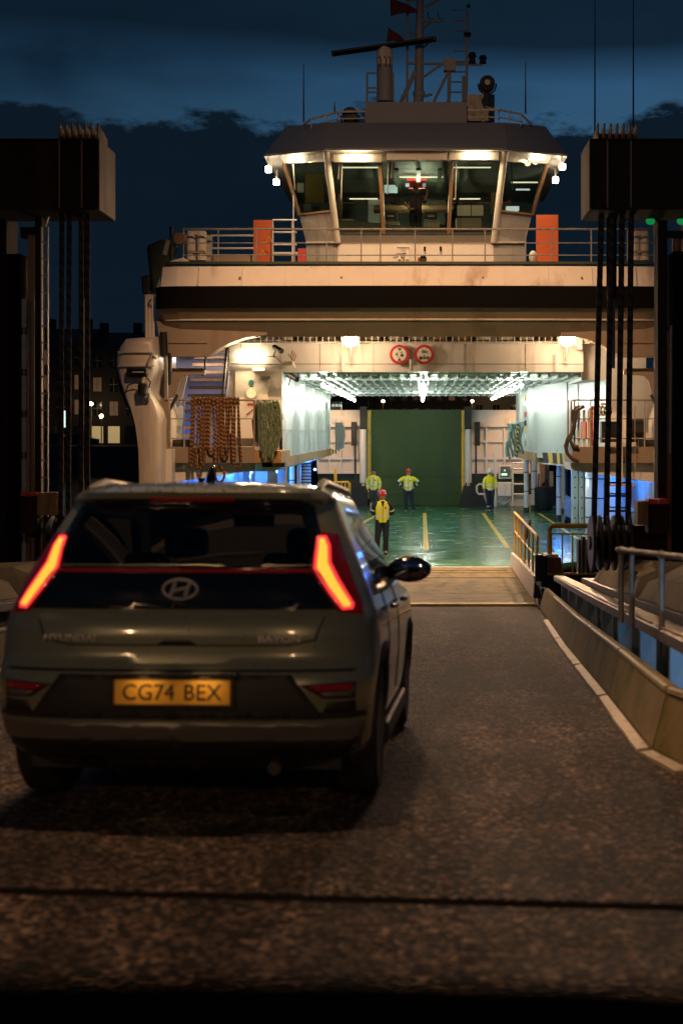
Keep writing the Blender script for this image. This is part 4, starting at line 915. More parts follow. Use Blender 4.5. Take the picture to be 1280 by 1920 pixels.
# --- wheelhouse top: rails, mast, radar, searchlight, aerials, flags
tr = MB(); pts = [P(568,234,45),P(583,222,44.5),P(634,209,44),P(684,208,44)]; tr.tube(pts, .035, 6); tr.tube([P(570,238,45),P(634,222,44),P(684,221,44)], .02, 6)
for x, y in ((583,222),(610,215),(634,209),(660,208.5)): tr.tube([P(x,y,44.2),P(x,y+22,44.2)], .022, 6)
tr.build('roof_rail', 'cream', rf)
tr = MB(); pts = [P(876,206,44),P(935,205,44),P(976,213,44.5),P(996,232,45)]; tr.tube(pts, .035, 6); tr.tube([P(876,219,44),P(935,219,44),P(980,228,44.6)], .02, 6)
for x, y in ((905,205.5),(935,205),(955,209),(976,213)): tr.tube([P(x,y,44.2),P(x,y+22,44.2)], .022, 6)
tr.build('roof_rail', 'cream', rf)
MB().pbox(875,176,927,226,46,.6).build('roof_locker', 'galv', rf)
Ym = 46.5
ms = MB().tube([P(784,192,Ym),P(785,170,Ym),P(786,60,Ym),P(788,-60,Ym)], [.17,.15,.13,.11], 12).build('mast', 'roof_grey', fe, smooth=True)
MB().ball(P(785,175,Ym), .2, 12, 8).build('mast_foot', 'roof_grey', ms, smooth=True)
for a, c, r in (((752,190),(778,133),.08),((763,190),(764,-10),.045),((778,0),(764,0),.03),((764,62),(781,62),.03),((764,118),(905,120),.045),((790,146),(826,121),.045),((813,190),(842,130),.05),((841,190),(843,110),.07),((792,15),(824,-2),.04),((790,38),(830,38),.05),((790,55),(808,40),.03),((788,75),(820,72),.05),((792,90),(806,76),.03),((874,190),(876,20),.05),((843,134),(873,134),.025),((843,153),(873,153),.025),((843,172),(873,172),.025),((849,115),(873,115),.025),((849,95),(874,95),.02),((849,57),(876,57),.02),((849,38),(876,38),.02),((849,18),(876,18),.02),((795,180),(808,176),.05),((869,190),(869,142),.07),((808,176),(810,178),.03)):
    MB().tube([P(*a,Ym-.1),P(*c,Ym-.1)], r, 6).build('mast_strut', 'roof_grey' if r > .03 else 'steel', ms)
MB().pbox(832,108,854,131,Ym-.3,.3).build('mast_box', 'console', ms)
for x, y, h in ((885,118,.35),(905,118,.25),(876,67,.12)): p = P(x,y,Ym-.2); MB().lathe([(.12,p.z),(.09,p.z+h*.5),(.14,p.z+h*.6),(.1,p.z+h)], (p.x,Ym-.2,0), 'z', 12).build('navigation_lamp', 'black', ms)
p = P(878,10,Ym-.1); MB().ball(p, .07, 8, 5).build('aerial_head', 'dark_steel', ms)
for x0 in (808,827): MB().tube([P(x0-6,22,Ym),P(x0-5,33,Ym),P(x0,36,Ym),P(x0+3,33,Ym)], .015, 5).build('wire', 'black', ms)
# radar scanner on its pedestal
rp_ = MB().tube([P(721,190,45.8),P(721,122,45.8)], .26, 14).build('radar_pedestal', 'roof_grey', fe, smooth=True)
MB().lathe([(.24,0),(.27,.15),(.25,.5),(.17,.62)], P(721,124,45.8), 'z', 14).build('radar_gearbox', 'cream', rp_, smooth=True)
A, B = P(621,100,45.8), P(818,72,45.8); MB().bar(A, B, .22, .16).build('radar_scanner', 'dark_steel', rp_, bevel=.04); MB().bar(A.lerp(B,.03)+Vector((0,-.13,-.04)), A.lerp(B,.97)+Vector((0,-.13,-.04)), .04, .08).build('scanner_face', 'black_paint', rp_)
for x in (700,733): MB().tube([P(x-12 if x == 700 else x+4,190,45.6),P(x-12 if x == 700 else x+4,136,45.6)], .035, 6).build('pedestal_ladder', 'roof_grey', rp_)
for y in (136,164,172): MB().tube([P(688,y,45.6),P(710,y,45.6)], .03, 6).build('pedestal_ladder', 'roof_grey', rp_)
for x in (712,722,730): MB().tube([P(x,124,45.5),P(x+2,110,45.5),P(x-2,104,45.5)], .02, 5).build('wire', 'black', rp_)
# searchlights
def searchlight(x, y, r, nm, facing=True):
    p = P(x,y,44.3); o = MB().lathe([(r*.5,.32),(r,.2),(r,-.12),(r*.93,-.14)], p, 'y', 20).build(nm, 'black', fe, smooth=True)
    MB().lathe([(r*.82,-.145),(r*.8,-.13)], p, 'y', 20).build('lens', 'win_dark', o)
    if facing: MB().ball((p.x,p.y-.2,p.z), r*.38, 8, 5, (1,.2,1)).build('reflector', 'win_lit', o)
    arc = [(p.x+r*1.15*math.cos(a), p.y, p.z+r*1.15*math.sin(a)-.05) for a in [math.pi+q*math.pi/10 for q in range(11)]]
    MB().tube([(arc[0][0],p.y,p.z)]+arc+[(arc[-1][0],p.y,p.z)], .03, 6).build('yoke', 'dark_steel', o); MB().tube([(p.x,p.y,p.z-r*1.2),(p.x,p.y,p.z-r*2.8)], .09, 8).build('stand', 'dark_steel', o)
searchlight(913,156,.24,'searchlight'); searchlight(656,216,.25,'searchlight',False)
for x, y0, y1, Y in ((569,228,120,45),(985,212,115,45),(627,208,190,44.5),(1115,250,0,44),(1187,235,-40,44)):
    MB().tube([P(x,y0,Y),P(x,y1,Y)], [.03,.012], 5).build('whip_aerial', 'dark_steel', fe)
def flag(pts, Y, label):
    n = 10; L = []; (x0,y0),(x1,y1),(x2,y2),(x3,y3) = pts
    for i in range(n+1):
        u = i/n; r = []
        for k in range(6):
            v = k/5; x = (x0*(1-u)+x1*u)*(1-v)+(x3*(1-u)+x2*u)*v; y = (y0*(1-u)+y1*u)*(1-v)+(y3*(1-u)+y2*u)*v
            p = P(x,y,Y); r.append((p.x, Y+.08*math.sin(u*7+v*2), p.z))
        L.append(r)
    o = MB().loft(L, False, False).build('flag', 'flag_cloth', smooth=True, fix=False); o.modifiers.new('t','SOLIDIFY').thickness = .006; tag(o, label, 'flag', 'flags on the ferry mast')
mat('flag_cloth', (.12,.02,.015), .9, var=.3, vs=2)
flag([(731,-8),(782,17),(782,21),(732,28)], 46.0, 'larger dark red flag at the top beside the ferry mast'); flag([(728,49),(757,72),(755,76),(724,77)], 45.9, 'small dark red flag above the radar scanner')
# covered slide / davit at the port rail
dv = MB(); p = [P(276,460,38.6),P(305,448,38.6),P(330,455,38.6),P(318,490,38.6),P(290,560,38.6),P(282,520,38.6)]
MB().prism([(q.x,q.z) for q in p], 38.4, 39.2).build('davit_cover', 'dark_green', fe, bevel=.1)
MB().prism([(q.x,q.z) for q in (P(268,520,38.6),P(285,515,38.6),P(284,556,38.6),P(270,552,38.6))], 38.3, 38.9).build('davit_box', 'black', fe, bevel=.05)
MB().bar(P(309,478,38.4),P(316,450,38.4), .10, .12).build('davit_arm', 'galv', fe); MB().tube([P(321,490,38.4),P(321,425,38.4)], .05, 8).build('davit_post', 'black', fe)
q = P(337,447,38.6); MB().lathe([(.16,38.5),(.16,38.8)], (q.x,0,q.z), 'y', 14).build('winch_drum', 'wood', fe)
for x in (274,280,286): MB().tube([P(x,552,38.2),P(x+1,632,38.2)], .045, 8).build('stay_pipe', 'cream', fe)
MB().tube([P(283,560,38.1),P(278,570,38.1),P(285,574,38.1)], .02, 6).build('wire', 'black', fe)
# yellow gate on the linkspan lip, starboard corner of the ferry
gt = thing('safety_gate', 'yellow tubular safety gate beside the ferry ramp', 'gate', (P(1065,0,29).x, 29, P(0,1078,29).z))
MB().tube([P(1030,1078,29),P(1030,993,29),P(1032,988,29),P(1036,986,29),P(1120,986,29)], .05, 8).build('frame', 'yellow', gt, smooth=True)
MB().tube([P(1030,1001,29),P(1120,1001,29)], .02, 6).build('rail', 'yellow', gt); MB().tube([P(1030,1076,29),P(1120,1076,29)], .03, 6).build('rail', 'yellow', gt)
for x in (1054,1073,1090,1106): MB().tube([P(x,1001,29),P(x,1076,29)], .018, 6).build('baluster', 'yellow', gt)
# ================================================================== THE LINKSPAN
def gantry(sg):
    lab = 'dark steel lifting gantry at the left with ladder and hydraulic ram' if sg < 0 else 'dark steel lifting gantry at the right with four thick cables'
    mk = (lambda x: x)
    xin = 187 if sg < 0 else 1104
    base = P(60 if sg < 0 else 1245, 1000, 20.3)
    t = thing('lifting_gantry', lab, 'gantry', (base.x, 20.4, -1.5), 'gantries either side of the linkspan')
    A = P(xin,263,20); zb = P(0,390,20).z; xo = A.x+sg*3.6
    bx = MB().box(A.x+sg*.012, xo, 20, 21, zb, A.z).build('box_beam', 'gantry', t)
    MB().box(A.x, A.x+sg*.011, 19.99, 21.01, zb-.02, A.z+.015).build('end_plate', 'gantry_lit', bx)
    MB().box(A.x+sg*.02, xo, 19.95, 21.03, A.z, A.z+.02).build('top_plate', 'gantry', bx)
    MB().box(A.x+sg*.02, xo, 19.93, 21.03, zb-.03, zb).build('bottom_plate', 'gantry', bx)
    for x in ((112,154) if sg < 0 else (1138,1182)): p = P(x,0,20); MB().box(p.x-.01, p.x+.01, 19.965, 20, zb, A.z).build('stiffener', 'gantry_lit', bx)
    x0, x1 = (98,182) if sg < 0 else (1119,1203)
    a, c = P(x0,0,20), P(x1,0,20); ss = MB().box(a.x, c.x, 20.1, 20.9, A.z+.02, A.z+.05).build('guard_base', 'gantry_lit', t)
    n = 7
    for k in range(n):
        x = a.x+.04+(c.x-a.x-.08)*k/(n-1)
        MB().prism([(20.2,A.z+.05),(20.8,A.z+.05),(20.8,A.z+.17),(20.2,A.z+.29)], x-.012, x+.012, 'x').build('guard_fin', 'gantry_lit', ss)
        if k < n-1: MB().box(x+.03, x+.09, 20.45, 20.75, A.z+.05, A.z+.19).build('sheave_rim', 'gantry', ss)
    # columns
    if sg < 0:
        cols = ((-60,12,400,'gantry',20.9,.6),(12,38,475,'black_paint',20.4,.5),(40,49,560,'galv',20.35,.3),(52,63,440,'gantry_lit',20.6,.35),(65,78,405,'gantry',20.6,.15))
    else:
        cols = ((1233,1251,412,'gantry',20.6,.35),(1262,1290,470,'black_paint',20.3,.6),(1252,1262,620,'rust',20.45,.25),(1290,1400,400,'gantry',20.8,.6))
    for xa, xb, yt, m_, Y, d in cols:
        a, c = P(xa,yt,Y), P(xb,0,Y); MB().box(a.x, c.x, Y, Y+d, -1.6, a.z).build('column', m_, t, bevel=.01)
    if sg < 0:
        # plates with slotted holes on the rack column
        for k in range(6):
            for x in (41.5,47.5): p = P(x,620+k*78,20.33); MB().box(p.x-.012,p.x+.012,20.33,20.36,p.z-.05,p.z+.05).build('slot', 'black', t)
        ld = MB()
        for x in (78,89.5): a = P(x,425,20.5); ld.bar((a.x,20.5,.0),(a.x,20.5,a.z), .016, .06)
        ld.bar(P(84,425,20.5),P(90,405,20.5), .06, .03); lo = ld.build('ladder', 'gantry_lit', t)
        for k in range(16): a, c = P(78,453+k*31.5,20.5), P(89.5,455+k*31.5,20.5); MB().bar(a, c, .035, .02).build('rung', 'galv', lo)
        cab = (116,130,152,163); ram = 158
    else:
        cab = (1130,1149,1166,1182); ram = 1146
    # wire ropes from the beam down to the sheaves
    if sg > 0: ends = ((1127,1113),(1147,1136),(1166,1158),(1183,1177))
    else: ends = ((116,114),(130,128),(152,152),(164,164))
    for xt, xb in ends:
        a, c = P(xt,398,20.35), P(xb,985,20.35); pts = [a.lerp(c, k/14) for k in range(15)]; MB().tube(pts, .042 if sg > 0 else .036, 10).build('lifting_cable', 'wire_rope', t, smooth=True)
    # hydraulic ram hanging behind the cables
    a, c = P(ram,395,20.75), P(ram,560,20.75); MB().tube([a,c], .075, 14).build('ram_body', 'gantry', t, smooth=True)
    c2 = P(ram,690,20.75); MB().tube([c,c2], .052, 14).build('ram_rod', 'steel', t, smooth=True); MB().tube([P(ram-5,545,20.68),P(ram-5,688,20.68)], .03, 8).build('ram_pipe', 'rust', t)
    # sheaves in a yoke at the bottom
    xs = (1109,1123,1137,1151,1164,1178) if sg > 0 else (96,110,124,138,152,166)
    for x in xs:
        p = P(x,1018,20.35); MB().lathe([(.39,-.02),(.40,0),(.39,.02)], p, 'x', 28).build('sheave', 'dark_steel', t, smooth=False)
    p, q = P(xs[0]-6,1018,20.35), P(xs[-1]+8,1018,20.35); MB().tube([p,q], .1, 12).build('sheave_axle', 'dark_steel', t)
    a, c = P(xs[0]-4,985,20.8), P(xs[-1]+(95 if sg > 0 else 5),1012,20.8); MB().box(a.x, c.x+(0 if sg > 0 else 0), 20.75, 21.1, c.z-.3, a.z).build('cross_beam', 'gantry', t)
    if sg < 0: a, c = P(-40,960,20.8), P(110,1000,20.8); MB().box(a.x, c.x, 20.8, 21.1, c.z, a.z).build('cross_beam', 'gantry', t)
    # brown casing with red caps
    for (xa,ya,xb,yb,m_) in (((1195,940,1218,984,'rust_trim'),(1215,945,1255,1000,'gantry'),(1216,936,1233,945,'red'),(1236,936,1252,945,'red')) if sg > 0 else ((70,924,107,966,'rust_trim'),(36,930,70,1000,'gantry'),(38,924,52,931,'red'),(54,924,68,931,'red'))):
        MB().pbox(xa,ya,xb,yb,20.2,.3).build('drive_housing', m_, t)
    if sg > 0:
        p = P(1268,478,20.9); MB().tube([p,(p.x,20.9,P(0,520,20.9).z)], .06, 10).build('red_pipe', 'red', t); MB().tube([P(1268,440,20.9),P(1268,478,20.9)], .065, 10).build('brass_pipe', 'wood', t)
        MB().pbox(1246,432,1290,444,20.7,.2).build('cross_beam', 'gantry', t)
        for x in (1219,1277): p = P(x,414,20.8); MB().ball(p,.055,8,5,(1.3,1,1)).build('green_lamp', 'green_lamp', t)
        MB().pbox(1227,410,1236,432,20.9,.1).build('bracket', 'galv', t)
        MB().tube([P(1258,610,20.4),P(1256,850,20.4)], .02, 6).build('conduit', 'galv', t)
    else:
        MB().pbox(38,425,70,445,20.7,.2).build('cross_beam', 'gantry', t)
    return t
gantry(-1); gantry(1)
def off(sg, Y, o): return kerb(Y)+o if sg > 0 else 2*mid(Y)-kerb(Y)-o
def side(sg):
    S = 'right' if sg > 0 else 'left'
    # concrete kerb barrier in units
    Ys = [-8,-2,3,5.4,7.5,8.3,11.3,14.2,18.2,22.6,27.0]
    bt = thing('kerb_barrier', f'mossy sloped concrete kerb along the {S} edge of the roadway', 'barrier', (off(sg,12,.1), 12, road_z(12)), 'concrete kerbs of the linkspan')
    for ya, yb in zip(Ys, Ys[1:]):
        rows = []
        for i in range(5):
            Y = ya+.012+(yb-ya-.024)*i/4; z = road_z(Y); rows.append([(off(sg,Y,.045),Y,z-.1),(off(sg,Y,.045),Y,z+.04),(off(sg,Y,.13),Y,z+.36),(off(sg,Y,.15),Y,z+.385),(off(sg,Y,.20),Y,z+.39),(off(sg,Y,.235),Y,z+.36),(off(sg,Y,.30),Y,z-.1)])
        MB().loft(rows).build('concrete_unit', 'mossy', bt)
        rows = []
        if ya >= 7.4 and yb < 23:
            n = 9
            for i in range(n):
                Y = ya+.05+(yb-ya-.1)*i/(n-1); z = road_z(Y); q = random.uniform(0,.014)
                rows.append([(off(sg,Y,-.035-q),Y,z),(off(sg,Y,-.035-q),Y,z+.022),(off(sg,Y,.03),Y,z+.034),(off(sg,Y,.03),Y,z)])
            MB().loft(rows).build('edge_strip', 'edge_white', bt)
            rows = [[(off(sg,Y,.118),Y,road_z(Y)+.365),(off(sg,Y,.118),Y,road_z(Y)+.392),(off(sg,Y,.142),Y,road_z(Y)+.4),(off(sg,Y,.142),Y,road_z(Y)+.365)] for Y in (ya+.05, (ya+yb)/2, yb-.05)]
            MB().loft(rows).build('top_arris', 'edge_white', bt)
    # main girder: flange, web, stiffener plates
    gd = thing('bridge_girder', f'rusty steel girder with pale stiffeners tinted blue beyond the {S} kerb', 'girder', (off(sg,14,.4), 14, road_z(14)-.6), 'linkspan girders')
    GY = [-8,-2,3,6.0,7.9,10.6,14.5,19,23,26.8]
    for ya, yb in zip(GY, GY[1:]):
        rows = [[(off(sg,Y,.30),Y,road_z(Y)+.54),(off(sg,Y,.30),Y,road_z(Y)+.615),(off(sg,Y,.32),Y,road_z(Y)+.63),(off(sg,Y,.50),Y,road_z(Y)+.63),(off(sg,Y,.52),Y,road_z(Y)+.61),(off(sg,Y,.52),Y,road_z(Y)+.54)] for Y in (ya, ya+(yb-ya)*.33, ya+(yb-ya)*.66, yb-.01)]
        MB().loft(rows).build('flange', 'girder', gd)
        rows = [[(off(sg,Y,.305),Y,road_z(Y)+.632),(off(sg,Y,.305),Y,road_z(Y)+.642),(off(sg,Y,.33),Y,road_z(Y)+.642),(off(sg,Y,.33),Y,road_z(Y)+.632)] for Y in (ya+.1, yb-.3)]
        MB().loft(rows).build('worn_edge', 'edge_white', gd)
    Y = 4.2
    while Y < 26.5:
        x = off(sg,Y,.42); MB().box(x-.065, x+.065, Y, Y+.07, road_z(Y)-.5, road_z(Y)+.54).build('stiffener', 'blue_tint_plate', gd)
        Y += 1.9 if Y < 14 else 2.3
    rows = [[(off(sg,Y,.60),Y,road_z(Y)-.7),(off(sg,Y,.60),Y,road_z(Y)-.1),(off(sg,Y,.64),Y,road_z(Y)-.1),(off(sg,Y,.64),Y,road_z(Y)-.7)] for Y in (-8,3,8,12,18,26.8)]
    MB().loft(rows).build('web', 'dark_steel', gd)
    rows = [[(off(sg,Y,.25),Y,road_z(Y)-.5),(off(sg,Y,.25),Y,road_z(Y)-.46),(off(sg,Y,.9),Y,road_z(Y)-.46),(off(sg,Y,.9),Y,road_z(Y)-.5)] for Y in (-8,3,8,12,18,26.8)]
    MB().loft(rows).build('bottom_flange', 'girder', gd)
    # ballast blocks on the outer girder
    og = thing('outer_girder', f'outer steel girder carrying concrete blocks at the {S}', 'girder', (off(sg,16,1.2), 16, road_z(16)-.6), 'linkspan girders')
    rows = [[(off(sg,Y,.82),Y,road_z(Y)+.50),(off(sg,Y,.82),Y,road_z(Y)+.585),(off(sg,Y,2.3),Y,road_z(Y)+.585),(off(sg,Y,2.3),Y,road_z(Y)+.50)] for Y in (8.5,12,18,26.8)]
    MB().loft(rows).build('flange', 'girder', og)
    rows = [[(off(sg,Y,1.05),Y,road_z(Y)-.7),(off(sg,Y,1.05),Y,road_z(Y)+.5),(off(sg,Y,1.1),Y,road_z(Y)+.5),(off(sg,Y,1.1),Y,road_z(Y)-.7)] for Y in (8.5,12,18,26.8)]
    MB().loft(rows).build('web', 'dark_steel', og)
    Y = 9
    while Y < 26: 
        x = off(sg,Y,.95); MB().box(x-.07, x+.07, Y, Y+.06, road_z(Y)-.6, road_z(Y)+.5).build('stiffener', 'blue_tint_plate', og); Y += 2.2
    for i, (ya, yb) in enumerate(((11.6,17.0),(17.2,24.8))):
        rows = []
        for Y, k in ((ya,.0),(ya+.55,.85),(ya+1.3,1.0),(yb-1.2,1.0),(yb-.3,.7),(yb,0)):
            z = road_z(Y)+.59; rows.append([(off(sg,Y,.88),Y,z),(off(sg,Y,.98+.02*k),Y,z+.24*k+.02),(off(sg,Y,1.28),Y,z+.38*k+.025),(off(sg,Y,1.95),Y,z+.36*k+.025),(off(sg,Y,2.15),Y,z+.2*k+.02),(off(sg,Y,2.2),Y,z)])
        o = MB().loft(rows).build('ballast_block', 'concrete', None, bevel=.02)
        tag(o, f'{"nearer" if i == 0 else "farther"} stained chamfered concrete block on the {S} girder', 'concrete block', 'ballast blocks on the linkspan')
        for k in range(2):
            Y = ya+.8+k*.28; x = off(sg,Y,1.0); z = road_z(Y)+.59+.22; l_ = MB(); l_.tube([(x-.02*sg,Y,z-.09),(x-.045*sg,Y,z),(x+.0*sg,Y,z+.07)], .012, 5); l_.tube([(x-.04*sg,Y-.05,z),(x-.04*sg,Y+.05,z)], .012, 5); lf = l_.build('lifting_eye', 'black', o)
side(-1); side(1)
# galvanised handrail on the right girder
hr = thing('handrail', 'galvanised tube handrail on the right girder, nearest the camera', 'railing', (1.62, 10.5, road_z(10.5)+.63))
tp = [P(1158,1031,11.3), P(1290,1046,9.4)]
MB().tube(tp, .024, 10).build('top_rail', 'galv', hr, smooth=True)
for x, yt, yb, Y in ((1164,1032,1168,11.2),(1184,1034,1175,10.95),(1240,1041,1186,10.05)):
    MB().tube([P(x,yt,Y),P(x,yb,Y)], .022, 10).build('post', 'galv', hr, smooth=True); MB().ball(P(x,yt,Y), .036, 12, 8).build('ball_joint', 'galv', hr, smooth=True)
MB().tube([P(1240,1170,10.05),P(1242,1182,10.05),P(1248,1187,10.0),P(1290,1192,9.4)], .022, 10).build('bottom_rail', 'galv', hr, smooth=True)
# black fenders and gear at the ferry lip, right
fg = thing('ramp_buffer', 'cluster of black rubber buffers and steel gear beside the ramp lip', 'buffer', (P(1010,0,28.2).x, 28.2, P(0,1110,28.2).z))
for x, y0, y1 in ((1010,1040,1100),(1018,1042,1100)): MB().tube([P(x,y0,28.4),P(x,y1,28.4)], .08, 12).build('buffer', 'black', fg)
MB().pbox(1022,1046,1052,1074,28.8,.4).build('gear_box', 'rust', fg); MB().pbox(1002,1104,1024,1118,28.3,.3).build('base', 'dark_steel', fg); MB().pbox(1022,1040,1046,1046,28.8,.5).build('lid', 'edge_white', fg)
MB().pprism([(1000,1122),(1016,1122),(1010,1100),(1002,1094)], 27.9, .2).build('toe', 'dark_green', fg)
for k in range(4): x = 1084+k*8; MB().pbox(x,1012-(k%2)*6,x+5,1075,24,.3).build('guide_plate', 'dark_steel', fg)
# ================================================================== LAMPS that light the berth (above the frame)
def berth_lamp(X, Y, Zl, aims, pole, label):
    t = thing('floodlight_mast', label, 'floodlight', (pole[0], pole[1], -1.6), 'berth floodlights')
    MB().tube([(pole[0],pole[1],-1.6),(pole[0],pole[1],Zl+.3)], [.16,.1], 12).build('mast', 'galv', t, smooth=True)
    MB().tube([(pole[0],pole[1],Zl+.3),(X,Y,Zl+.25)], .06, 8).build('arm', 'galv', t)
    MB().box(X-.3, X+.3, Y-.2, Y+.2, Zl+.05, Zl+.25).build('lamp_head', 'dark_steel', t)
    MB().box(X-.25, X+.25, Y-.16, Y+.16, Zl+.03, Zl+.05).build('lamp_lens', 'flood', t)
    for aim, e, sp, bl in aims: lamp('berth_light', 'SPOT', (X,Y,Zl), e, WARM, t, aim=aim, size=.22, spot=sp, blend=bl)
berth_lamp(-.6, 24.0, 15.5, (((-.3,38,5.0), 20000, 54, .7),((-.3,44,12.2), 3600, 36, .9),((-.8,20.5,4.0), 1300, 80, .9)), (-11.5,24.0), 'tall floodlight mast over the berth lighting the ferry front')  # second spot is added only to brighten the wheelhouse roof
berth_lamp(-1.6, 9.6, 10.0, (((-.5,6.6,1.4), 1500, 80, 1.0),), (-8.5,9.6), 'floodlight mast over the roadway above the car')
berth_lamp(3.5, -13.0, 9.5, (((-.6,9,2.4), 1750, 60, .9),), (6.5,-13.0), 'street floodlight behind the camera on the approach')
berth_lamp(-7.0, -9.0, 8.0, (((-1.2,8,2.4), 1000, 55, .9),), (-9.5,-9.0), 'lower street floodlight behind the camera at left')
# work lamp in the girder bay at the right, just out of the frame: cool light along the stiffeners
wl_ = thing('work_lamp', 'small cool work lamp in the right girder bay', 'lamp', (off(1,4.4,.8), 4.4, road_z(4.4)-.45))
MB().box(off(1,4.4,.72), off(1,4.4,.92), 4.3, 4.42, road_z(4.4)-.1, road_z(4.4)+.1).build('housing', 'dark_steel', wl_); MB().tube([(off(1,4.4,.82),4.36,road_z(4.4)-.45),(off(1,4.4,.82),4.36,road_z(4.4)-.1)], .02, 6).build('stand', 'dark_steel', wl_)
lamp('work_light', 'SPOT', (off(1,4.4,.8), 4.46, road_z(4.4)+.05), 260, (.34,.64,1.0), wl_, aim=(off(1,14,.6), 14, road_z(14)), size=.06, spot=70, blend=.5)
# ================================================================== THE CAR
CAR = local('hatchback_car', 'dark olive green hatchback with glowing red tail lights and plate CG74 BEX', 'car', (-1.103, 6.27, road_z(6.27)), (-math.atan(SL), 0, math.radians(-2.3)))
mat('car_paint', (.225,.245,.155), .30, metal=.25, var=.05, coat=1.0, bump=.02, bs=160, rvar=.04)
mat('gloss_black', (.006,.006,.006), .12, var=.2, coat=.6, rvar=.03)
mat('plastic', (.020,.019,.018), .6, var=.2, bump=.15, bs=120)
mat('silver_trim', (.20,.19,.17), .38, metal=.5, var=.1)
mat('tyre', (.012,.012,.012), .8, var=.3, bump=.3, bs=30)
mat('chrome', (.75,.72,.66), .38, metal=.6, var=.05)
mat('plate_yellow', (.80,.42,.045), .4, var=.05)
mat('lamp_red', (.16,.005,.006), .12, var=.1, coat=.5, emit=(1,.01,.012), es=.02)
mat('lamp_dark', (.05,.008,.008), .15, var=.1, coat=.5)
mat('brake', (1,.25,.02), .4, emit=(1.0,.36,.035), es=1.7)
mat('brake_rim', (1,.05,.02), .4, emit=(1.0,.04,.05), es=1.1)
mat('bar_red', (.12,.005,.005), .3, emit=(1,.02,.02), es=.028)
ROWS = [(0.2,0.78,0.24,0.4,3.98),(0.27,0.83,0.13,0.42,4.06),(0.34,0.86,0.05,0.42,4.12),(0.42,0.87,0.015,0.42,4.15),(0.52,0.878,0.0,0.42,4.16),(0.6,0.884,0.0,0.42,4.16),(0.66,0.887,0.015,0.42,4.15),(0.69,0.887,0.05,0.42,4.14),(0.74,0.887,0.06,0.43,4.12),(0.8,0.884,0.055,0.43,4.08),(0.86,0.878,0.06,0.44,4.03),(0.905,0.868,0.085,0.41,3.95),(0.93,0.858,0.1,0.42,3.85),(0.97,0.845,0.11,0.42,3.36),(1.02,0.828,0.12,0.42,3.22),(1.07,0.808,0.14,0.42,3.1),(1.13,0.782,0.17,0.42,2.97),(1.19,0.755,0.205,0.42,2.84),(1.25,0.728,0.245,0.42,2.71),(1.31,0.702,0.29,0.42,2.58),(1.37,0.678,0.34,0.43,2.45),(1.42,0.658,0.38,0.44,2.33),(1.44,0.65,0.335,0.46,2.28),(1.47,0.638,0.325,0.52,2.2),(1.495,0.61,0.375,0.54,2.1),(1.515,0.56,0.5,0.55,2.0),(1.53,0.47,0.7,0.5,1.9),(1.54,0.34,0.9,0.4,1.8),(1.545,0.18,1.1,0.25,1.65),(1.547,0.02,1.3,0.1,1.5)]
def prof(z):
    if z <= ROWS[0][0]: return ROWS[0][1:]
    for a, b in zip(ROWS, ROWS[1:]):
        if z <= b[0]:
            t = (z-a[0])/(b[0]-a[0]); return tuple(p+(q-p)*t for p, q in zip(a[1:], b[1:]))
    return ROWS[-1][1:]
NE = 3.1
def y_rear(x, z):
    wd, yr, R, _ = prof(z); t = min(.9999, abs(x)/wd); return yr+R*(1-(1-t**NE)**(1/NE))
TF = [0,.1,.2,.3,.4,.5,.58,.66,.73,.79,.85,.90,.94,.97,.99,1.0]
WHL = ((.80,.335),(3.38,.335))
def zlow(y):
    z = .20
    for yc, zc in WHL:
        d = .385**2-(y-yc)**2
        if d > 0: z = max(z, zc+math.sqrt(d))
    return z
NS = 56
def half(z):
    wd, yr, R, yf = prof(z); pts = []
    for t in TF: pts.append((wd*t, yr+R*(1-(1-t**NE)**(1/NE)) if t < 1 else yr+R))
    Rf = min(.5, (yf-yr-R)*.3); y0, y1 = yr+R, yf-Rf
    for k in range(1, NS+1): pts.append((wd, y0+(y1-y0)*k/NS))
    for t in reversed(TF[:-1:3]): pts.append((wd*t, y1+Rf*(1-t**2.4)**(1/2.4)))
    return pts
grid = []
for r in ROWS:
    row = []
    for x, y in half(r[0]):
        z = r[0]
        if z < .76 and x > .55*prof(z)[0]:
            zl = zlow(y)
            if zl > .2: z = zl+(z-.20)*(.76-zl)/.56
        row.append((x, y, z))
    grid.append(row)
NCOL = len(grid[0])
groups = {'body': [], 'rear_window': [], 'side_r': [], 'side_l': [], 'windscreen': []}
for i in range(len(ROWS)-1):
    zc = (ROWS[i][0]+ROWS[i+1][0])/2
    for k in range(NCOL-1):
        yc = (grid[i][k][1]+grid[i][k+1][1])/2; xf = TF[k+1] if k+1 < len(TF) else 2
        g = 'body'
        if 1.13 < zc < 1.42 and xf <= .79: g = 'rear_window'
        elif k >= len(TF)-1 and k < len(TF)-1+NS and 1.02 < zc < 1.37 and .98+.0*(zc) < yc < 3.05-(zc-.97)*2.0-.16: g = 'side'
        elif k >= len(TF)-1+NS+1 and .97 < zc < 1.44: g = 'windscreen'
        for s_ in (1, -1):
            q = [(grid[a][b][0]*s_, grid[a][b][1], grid[a][b][2]) for a, b in ((i,k),(i,k+1),(i+1,k+1),(i+1,k))]
            if s_ < 0: q.reverse()
            groups[('side_r' if s_ > 0 else 'side_l') if g == 'side' else g].append(q)
def from_quads(qs, name, m_, par):
    idx = {}; vs = []; fs = []
    for q in qs:
        f = []
        for p in q:
            key = tuple(round(c, 5) for c in p)
            if key not in idx: idx[key] = len(vs); vs.append(p)
            if idx[key] not in f: f.append(idx[key])
        if len(f) > 2: fs.append(f)
    b = MB(); b.add(vs, fs); return b.build(name, m_, par, smooth=True, fix=True)
body = from_quads(groups['body'], 'body', 'car_paint', CAR)
sm = body.modifiers.new('t', 'SOLIDIFY'); sm.thickness = .012; sm.offset = -1
